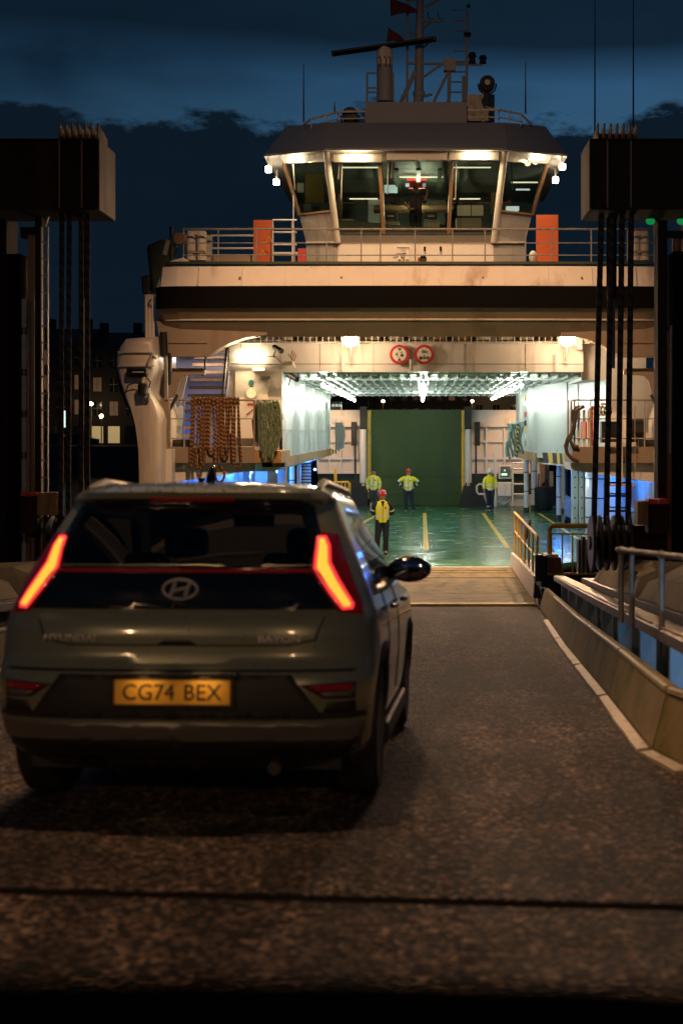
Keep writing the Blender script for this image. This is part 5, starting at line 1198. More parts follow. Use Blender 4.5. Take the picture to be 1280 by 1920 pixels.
from_quads(groups['rear_window'], 'rear_window', 'car_glass', CAR); from_quads(groups['windscreen'], 'windscreen', 'clear_glass', CAR)
for g in ('side_r','side_l'): from_quads(groups[g], 'side_window', 'car_glass2', CAR) if 'car_glass2' in MT else (glass('car_glass2', (.30,.32,.34)), from_quads(groups[g], 'side_window', 'car_glass2', CAR))
def patch(poly, name, m_, par=CAR, offs=.004, thick=.01, cuts=0, smooth=True):
    """a shaped panel lying on the car's rear surface; poly in (x, z)"""
    me = bpy.data.meshes.new(name); bm = bmesh.new()
    # grid clip: subdivide the polygon by triangulating then splitting long edges
    vs = [bm.verts.new((x, 0, z)) for x, z in poly]; bm.faces.new(vs)
    bmesh.ops.triangulate(bm, faces=bm.faces)
    for _ in range(6):
        lo = [e for e in bm.edges if e.calc_length() > .055]
        if not lo: break
        bmesh.ops.subdivide_edges(bm, edges=lo, cuts=1); bmesh.ops.triangulate(bm, faces=bm.faces)
    for v in bm.verts: v.co.y = y_rear(v.co.x, v.co.z)-offs
    bmesh.ops.recalc_face_normals(bm, faces=bm.faces)
    if sum(f.normal.y for f in bm.faces) > 0: bmesh.ops.reverse_faces(bm, faces=bm.faces)
    bm.to_mesh(me); bm.free(); me.materials.append(MT[m_])
    me.polygons.foreach_set('use_smooth', [smooth]*len(me.polygons))
    o = bpy.data.objects.new(name, me); C.objects.link(o); o.parent = par; W[o.name] = Vector((0,0,0))
    if par is not CAR: o.location = -par_off(par)
    s_ = o.modifiers.new('t', 'SOLIDIFY'); s_.thickness = thick; s_.offset = -1
    return o
def par_off(p):
    v = Vector(p.location); q = p.parent
    while q is not None and q is not CAR: v += Vector(q.location); q = q.parent
    return v
def mir(poly): return [(-x, z) for x, z in poly]
# black hatch panel, surround of the rear window
bp_ = patch([(-.735,.930),(.735,.930),(.645,1.05),(.605,1.10),(.605,1.128),(-.605,1.128),(-.605,1.10),(-.645,1.05)], 'hatch_panel', 'gloss_black', offs=.006)
for f in (lambda p: p, mir):
    patch(f([(.595,1.132),(.66,1.132),(.565,1.415),(.50,1.415),(.53,1.35)]), 'window_surround', 'gloss_black', offs=.005)
patch([(-.56,1.395),(.56,1.395),(.545,1.425),(-.545,1.425)], 'window_surround', 'gloss_black', offs=.007)
patch([(-.2,1.427),(.2,1.427),(.2,1.437),(-.2,1.437)], 'high_brake_lamp', 'bar_red', offs=.012)
# tail lamps
for f in (lambda p: p, mir):
    tlp = patch(f([(.712,.922),(.822,.905),(.812,.96),(.765,1.08),(.722,1.18),(.685,1.275),(.615,1.288),(.590,1.20),(.580,1.112),(.640,1.022)]), 'tail_lamp', 'lamp_red', offs=.010, thick=.02)
    patch(f([(.598,1.266),(.636,1.268),(.659,1.224),(.670,1.142),(.714,1.064),(.783,.953),(.777,.930),(.733,.927),(.668,1.010),(.594,1.119)]), 'lamp_edge', 'brake_rim', tlp, offs=.016, thick=.008)
    patch(f([(.611,1.254),(.628,1.256),(.645,1.22),(.655,1.14),(.699,1.058),(.767,.955),(.763,.944),(.740,.942),(.680,1.022),(.610,1.122)]), 'brake_light', 'brake', tlp, offs=.022, thick=.006)
patch([(-.60,1.098),(.60,1.098),(.60,1.113),(-.60,1.113)], 'light_bar', 'bar_red', offs=.013, thick=.008)
# emblem: oval ring and slanted H
em = MB(); n = 32; zc, yc = 1.02, y_rear(0,1.02)-.012
pts = [(.078*math.cos(2*math.pi*k/n), yc-.002, zc+.044*math.sin(2*math.pi*k/n)) for k in range(n+1)]
em.tube(pts, .0065, 6); eo = em.build('emblem', 'chrome', CAR, smooth=True)
for a, c in (((-.045,-.03),(-.022,.03)),((.022,-.03),(.045,.03)),((-.034,-.008),(.034,.008))):
    MB().tube([(a[0],yc-.003,zc+a[1]),(0.5*(a[0]+c[0]),yc-.006,zc+.5*(a[1]+c[1])),(c[0],yc-.003,zc+c[1])], .008, 6).build('emblem_stroke', 'chrome', eo, smooth=True)
RT = (math.pi/2, 0, 0)
for s_, x in (('HYUNDAI', -.49), ('BAYON', .46)):
    z = .80; text(s_, .042, 'chrome', CAR, (x, y_rear(x,z)-.012, z), (math.pi/2, 0, math.atan((y_rear(x+.09,z)-y_rear(x-.09,z))/.18)), name='badge_lettering', ext=.004, sx=1.35)
# bumper: seam, black insert, reflectors, lower trim
patch([(-.62,.792),(-.5,.768),(.5,.768),(.62,.792),(.66,.90),(.652,.90),(.612,.797),(.496,.775),(-.496,.775),(-.612,.797),(-.652,.90),(-.66,.90)], 'hatch_seam', 'black', offs=.003, thick=.004)
patch([(-.09,.775),(.09,.775),(.06,.792),(-.06,.792)], 'hatch_handle', 'black', offs=.005)
patch([(-.80,.655),(.80,.655),(.80,.667),(-.80,.667)], 'bumper_seam', 'black', offs=.002, thick=.004)
patch([(-.52,.645),(.52,.645),(.66,.455),(-.66,.455)], 'bumper_insert', 'plastic', offs=.006, thick=.01)
patch([(-.84,.445),(.84,.445),(.84,.475),(-.84,.475)], 'bumper_trim', 'plastic', offs=.006, thick=.01)
bt_ = patch([(-.82,.345),(.82,.345),(.845,.43),(-.845,.43)], 'skid_plate', 'silver_trim', offs=.014, thick=.02)
patch([(-.80,.25),(.80,.25),(.82,.345),(-.82,.345)], 'diffuser', 'plastic', offs=.004)
for f in (lambda p: p, mir):
    rl_ = patch(f([(.56,.60),(.80,.61),(.80,.535),(.66,.54)]), 'reflector_lamp', 'lamp_dark', offs=.010, thick=.014)
    patch(f([(.60,.595),(.79,.603),(.79,.575),(.63,.572)]), 'reflector', 'lamp_red', rl_, offs=.015, thick=.006); patch(f([(.645,.565),(.785,.570),(.785,.545),(.665,.547)]), 'reversing_lamp', 'silver_trim', rl_, offs=.015, thick=.006)
    patch(f([(.68,.52),(.80,.525),(.80,.475),(.66,.475)]), 'lower_vent', 'plastic', offs=.007)
# number plate with lamps
py = y_rear(0,.57)-.03
npl = MB().box(-.26,.26,py,py+.014,.514,.625).build('number_plate', 'plate_yellow', CAR, bevel=.006)
MB().box(-.275,.275,py+.012,py+.03,.505,.635).build('plate_holder', 'plastic', npl)
text('CG74', .098, 'sign_black', npl, (-.105, py-.002, .568), RT, name='plate_lettering', ext=.002, sx=.98); text('BEX', .098, 'sign_black', npl, (.135, py-.002, .568), RT, name='plate_lettering', ext=.002, sx=.98)
MB().box(-.29,.29,py-.045,py+.03,.642,.655).build('plate_lamp_ledge', 'plastic', npl)
for x in (-.12,.15):
    MB().box(x-.02,x+.02,py-.03,py-.012,.638,.642).build('plate_lamp', 'win_lit', npl)
    lamp('plate_light', 'AREA', (x, py-.04, .640), .16, (1,.62,.25), npl, aim=(x, py+.03, .50), size=.12)
# underbody, seats, parcel shelf, dash
MB().box(-.72,.72,.30,3.85,.19,.33).build('underbody', 'black', CAR); MB().box(-.62,.62,.42,.9,.90,.93).build('parcel_shelf', 'black', CAR)
MB().box(-.80,.80,.25,.3,.3,.9).build('boot_lining', 'black', CAR); MB().box(-.75,.75,.9,1.1,.4,1.02).build('rear_seat', 'black', CAR, bevel=.05)
for x in (-.36,.36):
    st1 = MB().box(x-.25,x+.25,1.95,2.1,.45,1.12).build('front_seat', 'black', CAR, bevel=.06); MB().box(x-.13,x+.13,1.93,2.03,1.14,1.32).build('headrest', 'black', st1, bevel=.05)
    MB().box(x-.12,x+.12,.95,1.03,1.05,1.18).build('headrest', 'black', CAR, bevel=.04)
MB().box(-.75,.75,2.75,3.2,.75,1.0).build('dashboard', 'black', CAR, bevel=.05)
MB().tube([(.36+.18*math.cos(a),2.72-.05*math.sin(a),1.0+.17*math.sin(a)) for a in [k*math.pi/10 for k in range(21)]], .014, 6).build('steering_wheel', 'black', CAR)
MB().box(-.12,.12,2.2,2.24,1.33,1.40).build('inner_mirror', 'black', CAR)
# roof rails, antenna, spoiler edge, wiper
for s_ in (-1, 1):
    rr = []
    for k in range(13):
        t = k/12; y = .62+1.75*t; rr.append((s_*(.565-.05*(1-math.sin(math.pi*min(1,t*1.0)))*0), y, 1.485+.055*min(1, math.sin(math.pi*t)*2.2)))
    MB().tube(rr, .020, 8).build('roof_rail', 'silver_trim', CAR, smooth=True)
MB().loft([[(x*.028*k, .80+yy, 1.53+zz) for x in (-1, 1)] + [(0, .80+yy+.03, 1.53+zz)] for k, yy, zz in ((1,0,0),(.8,.02,.05),(.35,.05,.085),(.1,.075,.10))]).build('shark_fin_antenna', 'gloss_black', CAR)
a = MB(); a.tube([(-.02,y_rear(0,1.15)-.02,1.145),(.16,y_rear(.16,1.17)-.018,1.175),(.36,y_rear(.36,1.18)-.014,1.185)], .009, 6); a.build('rear_wiper', 'black', CAR)
# wheels
def wheel(x, y, s_):
    c = (x, y, .335); wl = MB(); wl.lathe([(.215,-.10),(.30,-.105),(.328,-.085),(.335,-.05),(.335,.05),(.328,.085),(.30,.105),(.215,.10)], c, 'x', 36)
    t_ = wl.build('wheel', 'tyre', CAR, smooth=True)
    MB().lathe([(.04,.06*s_),(.19,.05*s_),(.215,.085*s_),(.225,.09*s_),(.215,-.09*s_),(.05,-.08*s_)], c, 'x', 30).build('rim', 'silver_trim', t_, smooth=True)
    for k in range(5):
        a = 2*math.pi*k/5; MB().bar((x+.07*s_, y+.04*math.cos(a), .335+.04*math.sin(a)), (x+.08*s_, y+.2*math.cos(a), .335+.2*math.sin(a)), .05, .02, (1,0,0)).build('spoke', 'silver_trim', t_)
for yy, _ in WHL:
    for s_ in (-1, 1): wheel(s_*.765, yy, s_)
def x_side(y, z=.5):
    wd, yr, R, _ = prof(z)
    return wd if y >= yr+R else wd*max(0, 1-(1-(y-yr)/R)**NE)**(1/NE)
# arch cladding and sills
for s_ in (-1, 1):
    for yc, zc in WHL:
        pts = [(s_*(x_side(yc+.388*math.cos(a), max(.2, zc+.388*math.sin(a)))-.012), yc+.388*math.cos(a), zc+.388*math.sin(a)) for a in [math.radians(-18+k*9) for k in range(25)]]
        pts = [p for p in pts if p[2] > .19]; MB().tube(pts, .022, 6).build('arch_cladding', 'plastic', CAR, smooth=True)
    MB().box(s_*.84, s_*.885, 1.18, 3.0, .19, .30).build('sill', 'plastic', CAR, bevel=.02)
    # door handles and shut lines
    for y in (1.35, 2.3):
        MB().tube([(s_*.892,y-.09,.90),(s_*.912,y-.05,.90),(s_*.912,y+.05,.90),(s_*.892,y+.09,.90)], .014, 8).build('door_handle', 'gloss_black', CAR, smooth=True)
    for y in (1.15, 2.05):
        MB().tube([(s_*(prof(z)[0]+.001), y+(.0 if z > .45 else 0), z) for z in (.4,.55,.7,.8,.9,1.0)], .004, 5).build('door_seam', 'black', CAR)
    # mirror
    c = (s_*.93, 2.42, 1.075); mr_ = MB(); mr_.ball(c, 1, 18, 12, (.135,.075,.082)); mo_ = mr_.build('door_mirror', 'gloss_black', CAR, smooth=True)
    MB().ball((c[0], c[1]-.066, c[2]), 1, 20, 10, (.108,.012,.062)).build('mirror_glass', 'chrome_mirror', mo_, smooth=True) if 'chrome_mirror' in MT else (mat('chrome_mirror', (.35,.36,.38), .04, metal=1, var=.02, rvar=0), MB().ball((c[0], c[1]-.066, c[2]), 1, 20, 10, (.108,.012,.062)).build('mirror_glass', 'chrome_mirror', mo_, smooth=True))
    MB().bar((s_*.80,2.46,1.02),(s_*.88,2.44,1.04), .05, .05).build('mirror_arm', 'gloss_black', mo_)
MB().tube([(.45,.14,.24),(.45,.02,.235)], .03, 10).build('exhaust_pipe', 'dark_steel', CAR)
# rain drops caught on roof and hatch
rn = random.Random(3)
drop = None
b = MB()
for k in range(420):
    z = rn.choice([rn.uniform(1.47,1.545)]*4+[rn.uniform(.66,.93)]+[rn.uniform(.48,.66)]); wd, yr, R, _ = prof(z)
    x = rn.uniform(-1,1)*wd*.93; y = y_rear(x,z); r = rn.uniform(.002,.0045)
    b.ball((x,y,z), r, 5, 4)
o = b.build('rain_drops', 'clear_drop', CAR, smooth=True) if 'clear_drop' in MT else None
if o is None:
    mat('clear_drop', (.5,.5,.5), .03, metal=.9, var=0, rvar=0); o = b.build('rain_drops', 'clear_drop', CAR, smooth=True)
o['kind'] = 'stuff'
mat('bonnet_black', (.004,.0035,.003), 1.0, var=.1, spec=0.0, rvar=0)
# ------------------------------------------------------------------ bonnet of the car behind (foreground)
FC = thing('following_car', 'dark out of focus bonnet of the car behind at the bottom edge', 'car', (0, .6, road_z(.6)))
rows = []
for k in range(13):
    Y = .10+1.5*k/12; r = []
    for i in range(15):
        u = -1+2*i/14; dz = .17+.157*(Y-.1)/.75 if Y <= .85 else .327+(Y-.85)*.55
        r.append((-.15+u*.86, Y-.10*u*u*k/12, 3.43-dz-.10*abs(u)**3))
    rows.append(r)
rows.append([(x*.99, y+.05, z-.07) for x, y, z in rows[-1]]); rows.append([(x*.98-.0, y+.03, z-.35) for x, y, z in rows[-2]])
bn = MB().loft(rows, False, False).build('bonnet', 'bonnet_black', FC, smooth=True, fix=False); bn.modifiers.new('t','SOLIDIFY').thickness = .01
MB().box(-.95,.65,1.3,1.55,road_z(1.5)+.15,road_z(1.5)+.42).build('front_bumper', 'plastic', FC, bevel=.06)
for x in (-.85,.55): MB().lathe([(.2,-.1),(.3,-.1),(.32,-.06),(.32,.06),(.3,.1),(.2,.1)], (x,.85,road_z(.85)+.32), 'x', 28).build('wheel', 'tyre', FC, smooth=True)
# ================================================================== PEOPLE
mat('skin', (.50,.27,.19), .55, var=.1)
mat('hivis', (.92,.74,.015), .7, var=.12, vs=8, emit=(.9,.85,.05), es=.0)
mat('hivis_green', (.78,.88,.04), .7, var=.12, vs=8)
mat('reflective', (.80,.78,.72), .35, metal=.1, var=.05)
mat('navy', (.012,.016,.035), .8, var=.3, vs=10)
mat('shorts', (.05,.045,.035), .85, var=.3, vs=10)
mat('boot', (.02,.018,.016), .6, var=.2)
mat('helmet_red', (.50,.02,.03), .3, var=.05, coat=.4)
mat('helmet_white', (.75,.74,.70), .3, var=.05, coat=.4)
mat('hair', (.16,.11,.06), .8, var=.3, vs=30)
mat('cap_navy', (.012,.014,.03), .8, var=.2)
mat('eye', (.02,.02,.02), .3)
mat('lips', (.35,.10,.09), .5)
mat('emblem_red', (.6,.08,.02), .6)
def skin_mesh(name, verts, edges, radii, m_, parent, sub=2):
    me = bpy.data.meshes.new(name); me.from_pydata([tuple(v) for v in verts], edges, []); o = bpy.data.objects.new(name, me); C.objects.link(o)
    o.modifiers.new('s', 'SKIN')
    for i, r in enumerate(radii): me.skin_vertices[0].data[i].radius = r if isinstance(r, tuple) else (r, r)
    for d in me.skin_vertices[0].data: d.use_root = False
    me.skin_vertices[0].data[0].use_root = True
    o.modifiers.new('u', 'SUBSURF').levels = sub; o.modifiers['u'].render_levels = sub
    dg = bpy.context.evaluated_depsgraph_get(); m2 = bpy.data.meshes.new_from_object(o.evaluated_get(dg)); bpy.data.objects.remove(o)
    m2.name = name; m2.materials.clear(); m2.materials.append(MT[m_]); m2.polygons.foreach_set('use_smooth', [True]*len(m2.polygons))
    q = bpy.data.objects.new(name, m2); C.objects.link(q); q.parent = parent; W[q.name] = Vector((0,0,0)); return q
def ellring(c, rx, ry, n=14, tilt=0): return [(c[0]+rx*math.cos(2*math.pi*k/n), c[1]+ry*math.sin(2*math.pi*k/n), c[2]) for k in range(n)]
def person(label, X, Y, H, rz, jacket, trousers, head, pose, vest=False, shorts=False, back=False, knees=((.10,0,.52),(-.10,0,.52)), ankles=((.11,.02,.09),(-.11,.02,.09)), hair=False, emblem=None):
    k = H/1.78
    t = local('person', label, 'person', (X, Y, 0), (0,0,rz)); t['group'] = 'ferry crew on the car deck'; t.scale = (k,k,k)
    # facing -Y.  joints
    pel=(0,0,.97); ab=(0,0,1.10); ch=(0,.005,1.33); nk=(0,.0,1.50); hd=(0,-.015,1.60); tpv=(0,-.01,1.73)
    shR, shL = (-.185,0,1.43), (.185,0,1.43)
    (eR, wR, hR), (eL, wL, hL) = pose
    V = [pel, ab, ch, nk, hd, tpv, (-.095,0,.93), (-knees[0][0],knees[0][1],knees[0][2]), (-ankles[0][0],ankles[0][1],ankles[0][2]), (-ankles[0][0],ankles[0][1]-.16,.045), (.095,0,.93), (-knees[1][0],knees[1][1],knees[1][2]), (-ankles[1][0],ankles[1][1],ankles[1][2]), (-ankles[1][0],ankles[1][1]-.16,.045), shR, eR, wR, hR, shL, eL, wL, hL]
    E = [(0,1),(1,2),(2,3),(3,4),(4,5),(0,6),(6,7),(7,8),(8,9),(0,10),(10,11),(11,12),(12,13),(2,14),(14,15),(15,16),(16,17),(2,18),(18,19),(19,20),(20,21)]
    Rr = [.13,.12,.135,.055,.085,.07,.085,.058,.042,.035,.085,.058,.042,.035,.048,.040,.032,.034,.048,.040,.032,.034]
    bd = skin_mesh('body', V, E, Rr, 'skin', t)
    # fingers
    for wv, hv in ((wR,hR),(wL,hL)):
        wv, hv = Vector(wv), Vector(hv); d = (hv-wv).normalized(); s = d.orthogonal().normalized(); u = d.cross(s)
        b = MB()
        for i, L_ in enumerate((.06,.075,.08,.07)):
            o_ = s*(-.03+.02*i); b.tube([hv+o_, hv+o_+d*L_*.6, hv+o_+d*L_*.9+u*.02], [.010,.009,.007], 6)
        b.tube([wv+d*.04+s*.03, wv+d*.08+s*.055, wv+d*.11+s*.06], [.012,.011,.008], 6); b.build('fingers', 'skin', t, smooth=True)
    # trousers
    def leg(side):
        kn = knees[0] if side < 0 else knees[1]; an = ankles[0] if side < 0 else ankles[1]
        sx = -1; kx = sx*kn[0]; ax = sx*an[0]; hx = .095*side
        pts = [(hx*.8,0,.96),(hx,0,.86),((hx+kx)/2,kn[1]*.5,.70),(kx,kn[1],kn[2])]; rs = [.12,.112,.098,.082]
        if not shorts: pts += [((kx+ax)/2,(kn[1]+an[1])/2,(kn[2]+an[2])/2),(ax,an[1]+.01,an[2]+.02)]; rs += [.076,.080]
        MB().tube(pts, rs, 14).build('trouser_leg', trousers, t, smooth=True)
        if shorts: MB().tube([(kx,kn[1],kn[2]+.02),(kx,kn[1],kn[2]-.12)], [.075,.062], 12).build('knee_pad', 'boot', t)
        MB().loft([ellring((ax,an[1]-.05,.0),.052,.135),ellring((ax,an[1]-.05,.05),.05,.13),ellring((ax,an[1]-.01,.085),.044,.085),ellring((ax,an[1]+.01,.14),.046,.055)]).build('boot', 'boot', t, smooth=True)
        if not shorts: MB().tube([(ax+(kx-ax)*.25,an[1],an[2]+.13),(ax+(kx-ax)*.32,an[1],an[2]+.17)], .0825, 14, False).build('reflective_band', 'reflective' if back else trousers, t)
    leg(-1); leg(1)
    MB().loft([ellring((0,0,.88),.15,.115),ellring((0,0,.95),.175,.125),ellring((0,0,1.04),.172,.122)]).build('trouser_seat', trousers, t, smooth=True)
    # jacket torso
    rg = [((0,0,.90),.182,.135),((0,0,.98),.188,.142),((0,0,1.10),.185,.140),((0,0,1.22),.195,.145),((0,0,1.34),.205,.142),((0,0,1.42),.195,.125),((0,0,1.475),.13,.10),((0,0,1.50),.085,.085),((0,.01,1.545),.082,.082)]
    jk = MB().loft([ellring(c,a,b_,20) for c, a, b_ in rg], True, False).build('jacket', jacket, t, smooth=True)
    sl = 'navy' if vest else jacket
    for sh, el, wr in ((shR,eR,wR),(shL,eL,wL)):
        s0 = Vector(sh); e0 = Vector(el); w0 = Vector(wr); st = s0+Vector((-.07 if s0.x > 0 else .07,0,.0))
        if vest or pose[0][0][1] > .0 and not back and pose[0][0][0] < -.3:
            MB().tube([st, s0.lerp(e0,.35), s0.lerp(e0,.8)], [.088,.084,.066], 12).build('sleeve', sl, t, smooth=True); MB().tube([s0.lerp(e0,.75), e0, e0.lerp(w0,.5), w0], [.066,.064,.056,.050], 12).build('lower_sleeve', 'navy', t, smooth=True)
        else: MB().tube([st, s0.lerp(e0,.35), e0, e0.lerp(w0,.5), w0], [.088,.084,.068,.060,.054], 12).build('sleeve', sl, t, smooth=True)
        for q in (.72,): a = s0.lerp(e0,q); c = s0.lerp(e0,q+.15); MB().tube([a,c], .0735, 12, False).build('reflective_band', 'reflective', t)
        a = e0.lerp(w0,.45); c = e0.lerp(w0,.62); MB().tube([a,c], .061, 12, False).build('reflective_band', 'reflective', t)
    for z in ((1.03,1.075),) if vest else ((.955,.995),(1.10,1.145)):
        q = .192; MB().loft([ellring((0,0,z[0]),q,.147,20),ellring((0,0,z[1]),q,.147,20)], True, False).build('reflective_band', 'reflective', t)
    fy = 1 if back else -1
    for s_ in (-1,1):
        if not (vest and False):
            MB().loft([[(s_*.085-.025, fy*(.136+.006), 1.08),(s_*.085+.025, fy*(.136+.006), 1.08)],[(s_*.095-.025, fy*(.138), 1.34),(s_*.095+.025, fy*.134, 1.34)],[(s_*.10-.025, fy*.118, 1.435),(s_*.10+.025, fy*.110, 1.435)]], False, False).build('shoulder_stripe', 'reflective', t)
    if not back:
        MB().box(-.006,.006,-.152,-.140,.92,1.44).build('zip', 'navy', t)
        if emblem: MB().box(.05,.10,-.152,-.138,1.28,1.335).build('chest_emblem', 'emblem_red', t)
        if vest: MB().add([(-.05,-.13,1.50),(.05,-.13,1.50),(0,-.147,1.30)], [(0,1,2)]).build('shirt_front', 'navy', t)
    else:
        bx_ = MB().box(-.065,.065,.142,.150,1.25,1.38).build('back_emblem', 'emblem_red', t); b = MB(); b.tube([(.035*math.cos(a),.152,1.315+.035*math.sin(a)) for a in [q*math.pi/8 for q in range(17)]], .009, 6); b.build('emblem_ring', 'paper', bx_)
        MB().loft([ellring((0,.02,1.49),.10,.10),ellring((0,.03,1.53),.115,.11),ellring((0,.03,1.57),.095,.09)]).build('hood', jacket, t, smooth=True)
    # head detail
    MB().ball((0,-.03,1.625), 1, 16, 12, (.078,.095,.118)).build('head_shape', 'skin', t, smooth=True)
    if not back:
        for s_ in (-1,1): MB().ball((s_*.03,-.118,1.64), .012, 8, 6).build('eye', 'eye', t); MB().ball((s_*.078,-.02,1.62), 1, 8, 6, (.012,.022,.032)).build('ear', 'skin', t, smooth=True)
        MB().loft([[(-.008,-.118,1.645),(.008,-.118,1.645),(0,-.126,1.645)],[(-.018,-.117,1.60),(.018,-.117,1.60),(0,-.146,1.605)],[(-.01,-.115,1.59),(.01,-.115,1.59),(0,-.125,1.588)]]).build('nose', 'skin', t, smooth=True)
        MB().ball((0,-.112,1.565), 1, 10, 6, (.028,.010,.008)).build('mouth', 'lips', t, smooth=True)
    if hair:
        for s_ in (-1,1): MB().ball((s_*.075,-.0,1.57), 1, 10, 8, (.028,.06,.09)).build('hair', 'hair', t, smooth=True)
    if head == 'cap':
        cp = MB().lathe([(.088,1.66),(.092,1.70),(.075,1.745),(.03,1.765),(.001,1.768)], (0,-.02,0), 'z', 20).build('cap', 'cap_navy', t, smooth=True)
        MB().loft([[(-.07,-.09,1.672),(.07,-.09,1.672)],[(-.055,-.16,1.66),(.055,-.16,1.66)],[(-.03,-.18,1.655),(.03,-.18,1.655)]], False, False).build('peak', 'cap_navy', cp)
    else:
        m_ = 'helmet_red' if head == 'red' else 'helmet_white'
        cp = MB().lathe([(.128,1.655),(.13,1.665),(.115,1.675),(.118,1.72),(.10,1.775),(.055,1.805),(.001,1.812)], (0,-.02,0), 'z', 24).build('helmet', m_, t, smooth=True)
        MB().tube([(0,.09-.02,1.70),(0,.07,1.765),(0,-.02,1.815),(0,-.10,1.775),(0,-.135,1.70)], .014, 6).build('helmet_ridge', m_, cp, smooth=True)
        if vest:
            for s_ in (-1,1): MB().tube([(s_*.06,.05,1.72),(s_*.07,-.02,1.79),(s_*.065,-.09,1.76),(s_*.06,-.125,1.70)], .012, 6).build('helmet_stripe', 'reflective', cp, smooth=True)
    return t
# joints: (elbow, wrist, hand) right (-x) then left (+x); the figure faces -Y
behind = (((-.27,.10,1.20),(-.14,.20,1.02),(-.03,.21,1.0)), ((.30,.08,1.18),(.16,.21,1.02),(.04,.22,.99)))
akimbo = (((-.43,.06,1.25),(-.24,-.02,1.06),(-.17,-.05,1.03)), ((.43,.06,1.25),(.24,-.02,1.06),(.17,-.05,1.03)))
hang = (((-.27,.02,1.16),(-.24,-.06,.95),(-.20,-.10,.88)), ((.27,.02,1.16),(.24,-.06,.95),(.20,-.10,.88)))
hangb = (((-.26,-.02,1.17),(-.27,-.08,.97),(-.26,-.12,.89)), ((.27,-.02,1.17),(.27,-.10,.98),(.26,-.14,.90)))
person('smiling crew member in red helmet and green-yellow vest with hands behind back, nearest the car', -1.10, 39.9, 1.78, .12, 'hivis_green', 'navy', 'red', behind, vest=True, hair=True, emblem=True, knees=((.13,-.02,.52),(-.10,-.02,.52)), ankles=((.155,0,.09),(-.09,-.03,.09)))
person('crew member in dark cap, yellow jacket and shorts by the left door frame', -2.06, 61.0, 1.86, .05, 'hivis', 'shorts', 'cap', hang, shorts=True, emblem=True)
person('crew member in red helmet and yellow jacket with hands on hips before the green door', -.56, 60.6, 1.84, 0, 'hivis', 'navy', 'red', akimbo, emblem=True, knees=((.10,0,.52),(-.15,0,.52)), ankles=((.10,.02,.09),(-.22,.0,.09)))
person('crew member in white helmet seen from behind at the control panel', 2.93, 61.0, 1.84, .15, 'hivis', 'navy', 'white', hangb, back=True, knees=((.06,0,.52),(-.09,0,.52)), ankles=((.05,.0,.09),(-.10,.05,.09)))
# helmsman behind the wheelhouse glass, seated with one arm raised
hm = person('helmsman in dark shirt behind the wheelhouse window with one arm raised', P(779,0,44.6).x, 44.6, 1.78, 0, 'navy', 'navy', 'cap', (((-.34,-.12,1.22),(-.18,-.25,1.02),(-.10,-.30,1.0)), ((.30,-.15,1.30),(.36,-.12,1.55),(.34,-.12,1.63))), vest=True)
hm['group'] = ''; del hm['group']
hm.location.z = 9.38
for c in list(hm.children):
    if c.name.split('.')[0] in ('reflective_band','shoulder_stripe','lower_sleeve','zip'): bpy.data.objects.remove(c)
# ================================================================== ROPES
def hang_rope(x0, x1, yt, yb, n, Y, r, m_, label, seed=1, extra=True, yr=12):
    """a bight of rope hung over a rail: n loops side by side"""
    rn = random.Random(seed); b = MB(); s = F/Y
    for i in range(n):
        xa = x0+(x1-x0)*i/(n-.3); xb = xa+(x1-x0)/n*rn.uniform(.35,.9); low = yb-rn.uniform(0, yr); A = P(xa,yt,Y); pts = []
        xa2 = xa+rn.uniform(-7,3); xb2 = xb+rn.uniform(-3,7)
        for k in range(9):
            t = k/8; pts.append(P(xa+(xa2-xa)*t+rn.uniform(-.4,.4), yt+(low-14-yt)*t, Y)+Vector((0,-.08-.03*(i%2),0)))
        cx, w_ = (xa2+xb2)/2, (xb2-xa2)/2
        for k in range(1,8):
            a = math.pi*k/8; pts.append(P(cx-w_*math.cos(a)*1.0, low-14+14*math.sin(a), Y)+Vector((0,-.09,0)))
        for k in range(9):
            t = 1-k/8; pts.append(P(xb+(xb2-xb)*t+rn.uniform(-.4,.4), yt+(low-14-yt)*t, Y)+Vector((0,-.07+.03*(i%2),0)))
        pts = [pts[0]+Vector((0,.22,-.15)), pts[0]+Vector((0,.16,.02)), pts[0]+Vector((0,.05,.045))]+pts+[pts[-1]+Vector((0,.05,.045)), pts[-1]+Vector((0,.16,.02)), pts[-1]+Vector((0,.22,-.15))]
        b.tube(pts, r, 7, True, rn.uniform(0,1))
    if extra:
        c = P((x0+x1)/2+4, yb, Y); pts = [P((x0+x1)/2-1,yb-20,Y-.1)]+[P((x0+x1)/2+8+9*math.sin(a), yb+10-14*math.cos(a), Y-.12) for a in [-.6+q*.5 for q in range(13)]]; b.tube(pts, r, 7)
    return tag(b.build('mooring_rope', m_, smooth=True), label, 'rope', 'mooring ropes on the ferry')
hang_rope(361, 446, 749, 880, 13, 38.55, .033, 'brown_rope', 'big bundle of brown striped mooring rope hung over the left gallery rail', 4, yr=42)
b = MB(); rn = random.Random(9)
for i in range(44):
    x = 484+rn.uniform(0,38); e = rn.uniform(815,868) if x < 512 else rn.uniform(790,845); pts = []
    for k in range(10):
        t = k/9; pts.append(P(x+8*math.sin(t*2.2)*(1 if x > 500 else .4)-2*t+rn.uniform(-1,1)+(500-x)*max(0,t-.6)*.9, 748+(e-748)*t+(0 if t > .1 else 3), 38.6)+Vector((0,-.12-rn.uniform(0,.12)+.15*(t < .05),0)))
    b.tube(pts, rn.uniform(.03,.04), 6)
for i in range(5):
    x = 476+i*2.2; b.tube([P(x+8,750,38.9),P(x-2,790,38.95),P(x+2,828,38.95)], .04, 6)
tag(b.build('mooring_rope', 'green_rope', smooth=True), 'tangled green mooring rope draped over the left gallery corner', 'rope', 'mooring ropes on the ferry')
b = MB(); rn = random.Random(5)
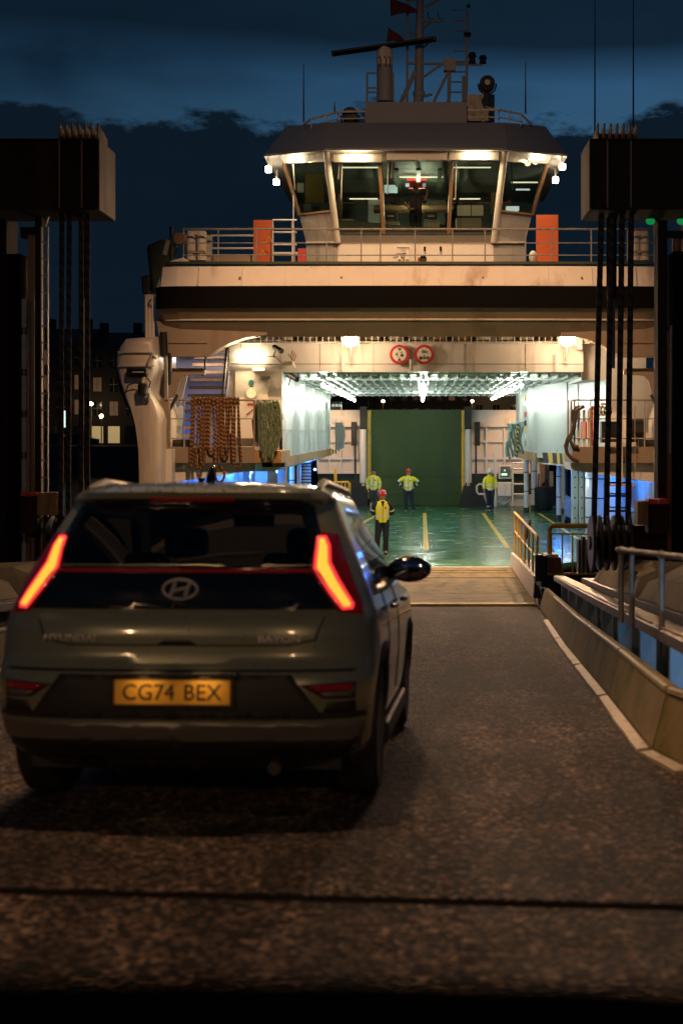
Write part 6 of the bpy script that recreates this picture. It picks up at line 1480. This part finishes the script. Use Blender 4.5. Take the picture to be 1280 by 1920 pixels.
for i in range(9):
    x = 952+i*3.2; e = rn.uniform(846,862); b.tube([P(x+3*math.sin(k*.7+i)+rn.uniform(-.6,.6), 794+(e-794)*k/8, 52)+Vector((0,rn.uniform(-.05,.05),0)) for k in range(9)], .05, 6)
o = tag(b.build('mooring_rope', 'blue_rope', smooth=True), 'pale green mooring rope hung at the right casing corner', 'rope', 'mooring ropes on the ferry')
MB().tube([P(960,793,52.1),P(984,791,52.1)], .03, 6).build('hook_bar', 'galv', o)
b = MB(); b.tube([P(970+1.6*math.sin(k), 795+60*k/12, 51.8) for k in range(13)], .045, 7)
tag(b.build('mooring_rope', 'yellow_rope', smooth=True), 'single black and yellow rope hanging at the right casing corner', 'rope', 'mooring ropes on the ferry')
b = MB(); rn = random.Random(6)
for i in range(7): x = 631+i*1.6; b.tube([P(x+rn.uniform(-1,1)+5*math.sin(math.pi*k/8)*(i/7), 792+(rn.uniform(838,846)-792)*k/8, 60.3) for k in range(9)], .05, 6)
tag(b.build('mooring_rope', 'grey_rope', smooth=True), 'grey rope coil hanging at the left casing end', 'rope', 'mooring ropes on the ferry')
b = MB(); b.tube([P(x,y,38.6) for x, y in ((1095,762),(1082,764),(1074,772),(1073,785),(1077,798),(1073,812),(1064,822),(1060,836),(1063,850),(1072,860),(1084,866))], .05, 8)
b.tube([P(x,y,38.5) for x, y in ((1090,764),(1080,770),(1078,790),(1072,810),(1068,826),(1074,836),(1084,838))], .045, 8)
tag(b.build('mooring_rope', 'dark_rope', smooth=True), 'dark rope looping over the left end of the right gallery', 'rope', 'mooring ropes on the ferry')
b = MB(); rn = random.Random(8)
for i in range(6): b.tube([P(1112+i*6+4*math.cos(a), 770+8*math.sin(a)+rn.uniform(-1,1), 38.9) for a in [q*.5 for q in range(13)]], .03, 6)
tag(b.build('mooring_rope', 'yellow_rope', smooth=True), 'coil of black and yellow rope on the right gallery rail', 'rope', 'mooring ropes on the ferry')
# gear on the right gallery
gl = thing('gallery_gear', 'red and dark equipment boxes on the right gallery', 'equipment', (P(1150,0,39.3).x, 39.3, P(0,838,39.3).z))
MB().pbox(1104,765,1114,836,39.2,.3).build('red_cylinder', 'red', gl); MB().pbox(1090,790,1102,822,39.4,.3).build('red_bag', 'red', gl)
MB().pbox(1128,790,1158,830,39.5,.4).build('winch_box', 'black', gl); MB().pbox(1178,785,1210,836,39.5,.4).build('dark_cabinet', 'dark_steel', gl); MB().pbox(1183,793,1207,828,39.48,.03).build('cabinet_grille', 'black', gl)
for x in (1082,1092,1101,1112): MB().pbox(x,768,x+5,838,38.75,.06).build('rail_slat', 'cream', gl)
gp_ = thing('boarding_ladder', 'pale ladder frame hanging between the right cables', 'ladder', (P(1160,0,38.4).x, 38.4, P(0,910,38.4).z))
MB().pbox(1160,755,1167,905,38.3,.12).build('ladder_post', 'cream', gp_); MB().pbox(1135,829,1192,836,38.35,.1).build('ladder_bar', 'cream', gp_); MB().pbox(1130,908,1190,911.5,38.35,.1).build('ladder_bar', 'yellow', gp_); MB().pbox(1125,755,1194,759,38.35,.1).build('ladder_bar', 'cream', gp_)
for x in (1177,1190): MB().tube([P(x,760,38.4),P(x,905,38.4)], .012, 5).build('ladder_wire', 'galv', gp_)
for y in (888,905,930,958): MB().tube([P(1133,y,42),P(1178,y,42)], .035, 6).build('ladder_rung', 'black', gp_)
